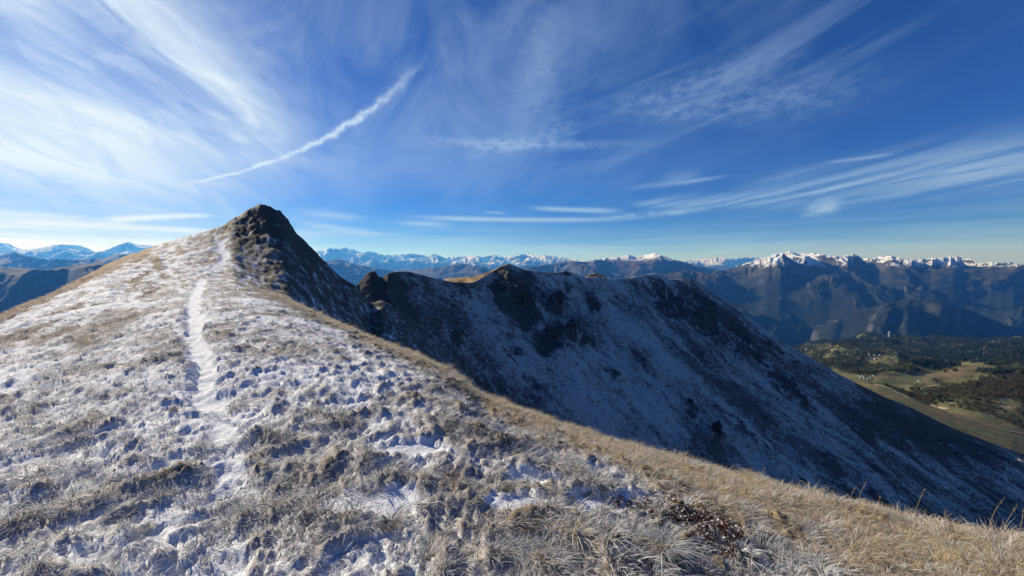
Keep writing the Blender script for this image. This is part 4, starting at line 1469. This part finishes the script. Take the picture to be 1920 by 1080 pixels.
# single tussocks one can pick out
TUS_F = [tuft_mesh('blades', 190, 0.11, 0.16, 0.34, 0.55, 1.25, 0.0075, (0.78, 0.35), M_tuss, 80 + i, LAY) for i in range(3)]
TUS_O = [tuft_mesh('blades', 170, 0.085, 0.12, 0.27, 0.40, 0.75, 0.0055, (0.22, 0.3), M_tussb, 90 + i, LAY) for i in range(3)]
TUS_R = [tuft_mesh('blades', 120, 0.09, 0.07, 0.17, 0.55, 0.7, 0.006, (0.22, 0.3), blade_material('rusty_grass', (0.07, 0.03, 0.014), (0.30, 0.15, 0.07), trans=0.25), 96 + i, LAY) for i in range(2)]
TUSSOCKS = [
    (486, 738, 'O', 0.9, 'olive brown tussock on the right edge of the snowy path'),
    (443, 742, 'O', 0.6, 'small dark tussock touching the snowy path, left of the larger one'),
    (505, 826, 'O', 1.0, 'wide frosted tussock below the path tussocks'),
    (612, 642, 'O', 1.5, 'dark tussock on the brink where the shade begins'),
    (690, 920, 'O', 1.0, 'dark brown tussock at the left of the small snow patch'),
    (752, 903, 'R', 0.7, 'little rusty tuft above the small snow patch'),
    (843, 908, 'R', 1.2, 'rusty flat tussock between two snow patches'),
    (840, 822, 'O', 0.8, 'small dark tussock on the frosted turf above the rusty one'),
    (900, 820, 'O', 0.8, 'dark tussock at the edge of the straw grass'),
    (947, 922, 'O', 0.7, 'slim olive tuft standing in the snow patch'),
    (983, 868, 'F', 1.0, 'frosted dark tussock in a row above the snow patch'),
    (1035, 884, 'F', 1.0, 'frosted tussock at the lower end of the row'),
    (1068, 902, 'O', 0.9, 'upright olive brown tuft right of the frosted row'),
    (1095, 931, 'O', 0.7, 'small green tuft beside the red leaved plants'),
    (1010, 968, 'O', 1.0, 'tall olive tussock in the middle of the lower turf'),
    (983, 1003, 'O', 1.0, 'olive tussock leaning in front of the tall one'),
    (1038, 990, 'R', 1.1, 'rusty tuft right beside the tall olive tussock'),
    (1012, 1052, 'F', 1.1, 'large frost bladed tussock under the olive pair'),
    (962, 1040, 'F', 0.9, 'frost bladed tussock left of the large one'),
    (1092, 1062, 'F', 1.0, 'frost bladed tussock at the lower edge under the stems'),
    (1186, 1028, 'F', 1.1, 'big arching tussock with white coated blades'),
    (1245, 1062, 'F', 1.0, 'white coated tussock below the red leaved plants'),
    (730, 990, 'O', 0.8, 'olive tuft in the lumpy frosted turf'),
    (820, 1013, 'R', 1.0, 'straw brown tuft in the lower turf'),
    (806, 1062, 'O', 1.2, 'dark olive tussock cut by the lower edge'),
    (772, 1012, 'F', 0.7, 'small frosted tussock between olive tufts'),
    (900, 1012, 'R', 0.8, 'rusty tuft left of the olive pair'),
    (1340, 960, 'O', 1.1, 'leaning brown tussock in the straw grass'),
    (1414, 980, 'F', 1.0, 'dark frosted tussock under the leaning one'),
    (1436, 1045, 'F', 1.2, 'large white bladed tussock near the lower edge'),
    (1500, 1005, 'F', 0.8, 'small frosted tussock in the straw'),
    (1897, 1056, 'R', 1.2, 'dark rusty plant in the right lower corner'),
    (230, 832, 'O', 0.9, 'brown frosted tussock on the left slope'),
    (323, 783, 'O', 0.7, 'small dark tuft left of the path'),
    (350, 950, 'R', 0.6, 'yellowish tuft near the path at the bottom'),
    (240, 1040, 'F', 0.8, 'dark hollowed tussock on the lower left'),
    (273, 998, 'O', 0.5, 'tiny yellowish tuft above the hollowed tussock'),
    (182, 905, 'F', 0.6, 'small frosted tussock half way down the left slope'),
    (40, 970, 'F', 0.8, 'dark frosted tussock by the left edge'),
]
for i, (px, py, k, sc, lab) in enumerate(TUSSOCKS):
    x, y = hit(px, py)
    z = float(near_fields(np.array([x]), np.array([y]))[0][0])
    me = {'F': TUS_F, 'O': TUS_O, 'R': TUS_R}[k][i % (2 if k == 'R' else 3)]
    o = link(bpy.data.objects.new('grass_tussock', me))
    f = 1 + 0.05 * max(y - 4, 0)
    o.location = (x, y, z - 0.01)
    o.scale = (sc * f * 0.54, sc * f * 0.52, sc * f * 0.38)
    o.rotation_euler = (0, 0, random.uniform(-0.8, 0.8))
    tag(o, lab, 'tussock', 'grass tussocks on the ridge')

# red leaved dwarf shrubs
M_red, rt_, rb_ = material('red_bilberry_leaves')
lt = rt_.attr('tint').outputs['Fac']
rt_.l.new(rt_.mix(rt_.ss(lt, 0.78, 0.82), rt_.mix(lt, c4(0.030, 0.010, 0.007), c4(0.11, 0.036, 0.020)), c4(0.80, 0.82, 0.85)), rb_.inputs['Base Color'])
M_twig = plain('brown_twig', (0.09, 0.05, 0.03))


def shrub_meshes(seed, n=420):
    r_ = random.Random(seed)
    vs, fs, ti = [], [], []
    tv, tf = [], []
    for k in range(26):
        th, rr = r_.random() * 6.283, 0.13 * math.sqrt(r_.random())
        p0 = Vector((rr * math.cos(th), rr * math.sin(th), -0.02))
        p1 = p0 + Vector((r_.gauss(0, 0.03), r_.gauss(0, 0.03), r_.uniform(0.06, 0.14)))
        b0 = len(tv)
        for c in (p0, p1):
            for j in range(3):
                tv.append(c + Vector((0.002 * math.cos(j * 2.09), 0.002 * math.sin(j * 2.09), 0)))
        for j in range(3):
            tf.append((b0 + j, b0 + (j + 1) % 3, b0 + 3 + (j + 1) % 3, b0 + 3 + j))
        for j in range(n // 26):
            c = p0.lerp(p1, r_.uniform(0.3, 1.05)) + Vector((r_.gauss(0, 0.012), r_.gauss(0, 0.012), r_.gauss(0, 0.008)))
            q_ = Vector((r_.gauss(0, 0.7), r_.gauss(0, 0.7), 1)).to_track_quat('Z', 'Y') @ Matrix.Rotation(r_.random() * 6.28, 3, 'Z').to_quaternion()
            L_, w_ = r_.uniform(0.008, 0.014), r_.uniform(0.004, 0.007)
            b1 = len(vs)
            vs += [c + q_ @ Vector(v) for v in ((-L_, 0, 0), (0, -w_, 0.002), (L_, 0, 0), (0, w_, 0.002))]
            fs.append((b1, b1 + 1, b1 + 2, b1 + 3))
            ti += [r_.random() * 0.78 if r_.random() < 0.86 else 1.0] * 4
    me = poly_mesh('leaves', vs, fs, M_red)
    at_ = me.attributes.new('tint', 'FLOAT', 'POINT')
    at_.data.foreach_set('value', ti)
    return me, poly_mesh('twigs', tv, tf, M_twig)


SHR = [shrub_meshes(s_) for s_ in (1, 2, 3)]
for i, (px, py, sc, lab) in enumerate([
        (1160, 955, 0.9, 'red leaved dwarf shrub at the left end of the red patch'),
        (1200, 968, 0.8, 'thin red leaved shrub second in the red patch'),
        (1243, 968, 1.2, 'dense dark red dwarf shrub at the top of the patch'),
        (1285, 988, 1.1, 'dark red dwarf shrub in the middle of the patch'),
        (1318, 1005, 1.3, 'broad wine red dwarf shrub dotted with snow'),
        (1345, 985, 0.9, 'red dwarf shrub at the upper right of the patch'),
        (1330, 1035, 1.3, 'wine red dwarf shrub at the lower end of the patch'),
        (1368, 1022, 0.9, 'small red dwarf shrub beside the white bladed tussock')]):
    x, y = hit(px, py)
    z = float(near_fields(np.array([x]), np.array([y]))[0][0])
    e = link(bpy.data.objects.new('dwarf_shrub', None))
    e.location = (x, y, z)
    e.scale = (sc * 0.9, sc * 0.9, sc * 0.62)
    e.rotation_euler.z = random.random() * 6
    tag(e, lab, 'shrub', 'red leaved dwarf shrubs')
    link(bpy.data.objects.new('leaves', SHR[i % 3][0]), e)
    link(bpy.data.objects.new('twigs', SHR[i % 3][1]), e)


# tall dry stalks
M_stalk = plain('dry_stalk', (0.42, 0.33, 0.19))
M_seed = plain('seed_head', (0.33, 0.24, 0.13))


def tube(pts, r0, r1, n=5):
    vs, fs = [], []
    for i, p in enumerate(pts):
        d = (pts[min(i + 1, len(pts) - 1)] - pts[max(i - 1, 0)]).normalized()
        q_ = d.to_track_quat('Z', 'Y')
        rr = r0 + (r1 - r0) * i / (len(pts) - 1)
        for k in range(n):
            vs.append(p + q_ @ Vector((rr * math.cos(6.283 * k / n), rr * math.sin(6.283 * k / n), 0)))
        if i:
            for k in range(n):
                fs.append(((i - 1) * n + k, (i - 1) * n + (k + 1) % n, i * n + (k + 1) % n, i * n + k))
    return vs, fs


for i, (px, py, h, lx, lab) in enumerate([
        (1430, 915, 0.30, 0.05, 'thin dry stalk at the left of the stalks on the brink'),
        (1593, 965, 0.30, 0.12, 'bent dry stalk, left of a close pair on the brink'),
        (1606, 968, 0.36, 0.16, 'taller bent dry stalk of the close pair on the brink'),
        (1642, 978, 0.24, 0.03, 'short upright dry stalk right of the pair'),
        (1706, 995, 0.42, 0.30, 'tall dry stalk leaning right against the dark slope'),
        (1728, 1000, 0.26, 0.16, 'small leaning stalk just right of the tall one'),
        (1770, 1008, 0.28, 0.05, 'upright dry stalk half way to the right edge'),
        (1852, 1024, 0.46, 0.22, 'tallest dry stalk leaning near the right edge'),
        (1881, 1028, 0.36, 0.20, 'leaning dry stalk right of the tallest'),
        (1906, 1034, 0.34, 0.02, 'straight dry stalk nearest the right edge'),
        (1597, 1060, 0.30, -0.10, 'bare stalk standing in the straw before the brink'),
        (1190, 935, 0.22, 0.05, 'thin seed stalk above the red leaved patch')]):
    x, y = hit(px, py)
    z = float(near_fields(np.array([x]), np.array([y]))[0][0])
    pts = [Vector((lx * h * t * t + 0.01 * math.sin(5 * t + i), 0.015 * math.sin(3 * t + i), h * t - 0.02)) for t in np.linspace(0, 1, 9)]
    e = link(bpy.data.objects.new('grass_stalk', None))
    e.location = (x, y, z)
    tag(e, lab, 'grass stalk', 'tall dry stalks on the brink')
    link(bpy.data.objects.new('stem', poly_mesh('stem', *tube(pts, 0.0022, 0.0012), M_stalk)), e)
    hd = [pts[-3].lerp(pts[-1], t) for t in np.linspace(0, 1.15, 6)]
    vs, fs = [], []
    rr_ = random.Random(i)
    for k in range(22):
        c = pts[-3].lerp(pts[-1], rr_.random() * 1.1)
        d = Vector((rr_.gauss(0, 1), rr_.gauss(0, 1), 1.2)).normalized() * rr_.uniform(0.012, 0.026)
        sd_ = Vector((-d.y, d.x, 0.3 * d.x)).normalized() * 0.0022
        b0 = len(vs)
        vs += [c, c + d * 0.5 + sd_, c + d, c + d * 0.5 - sd_]
        fs.append((b0, b0 + 1, b0 + 2, b0 + 3))
    link(bpy.data.objects.new('seed_head', poly_mesh('seed_head', vs, fs, M_seed)), e)
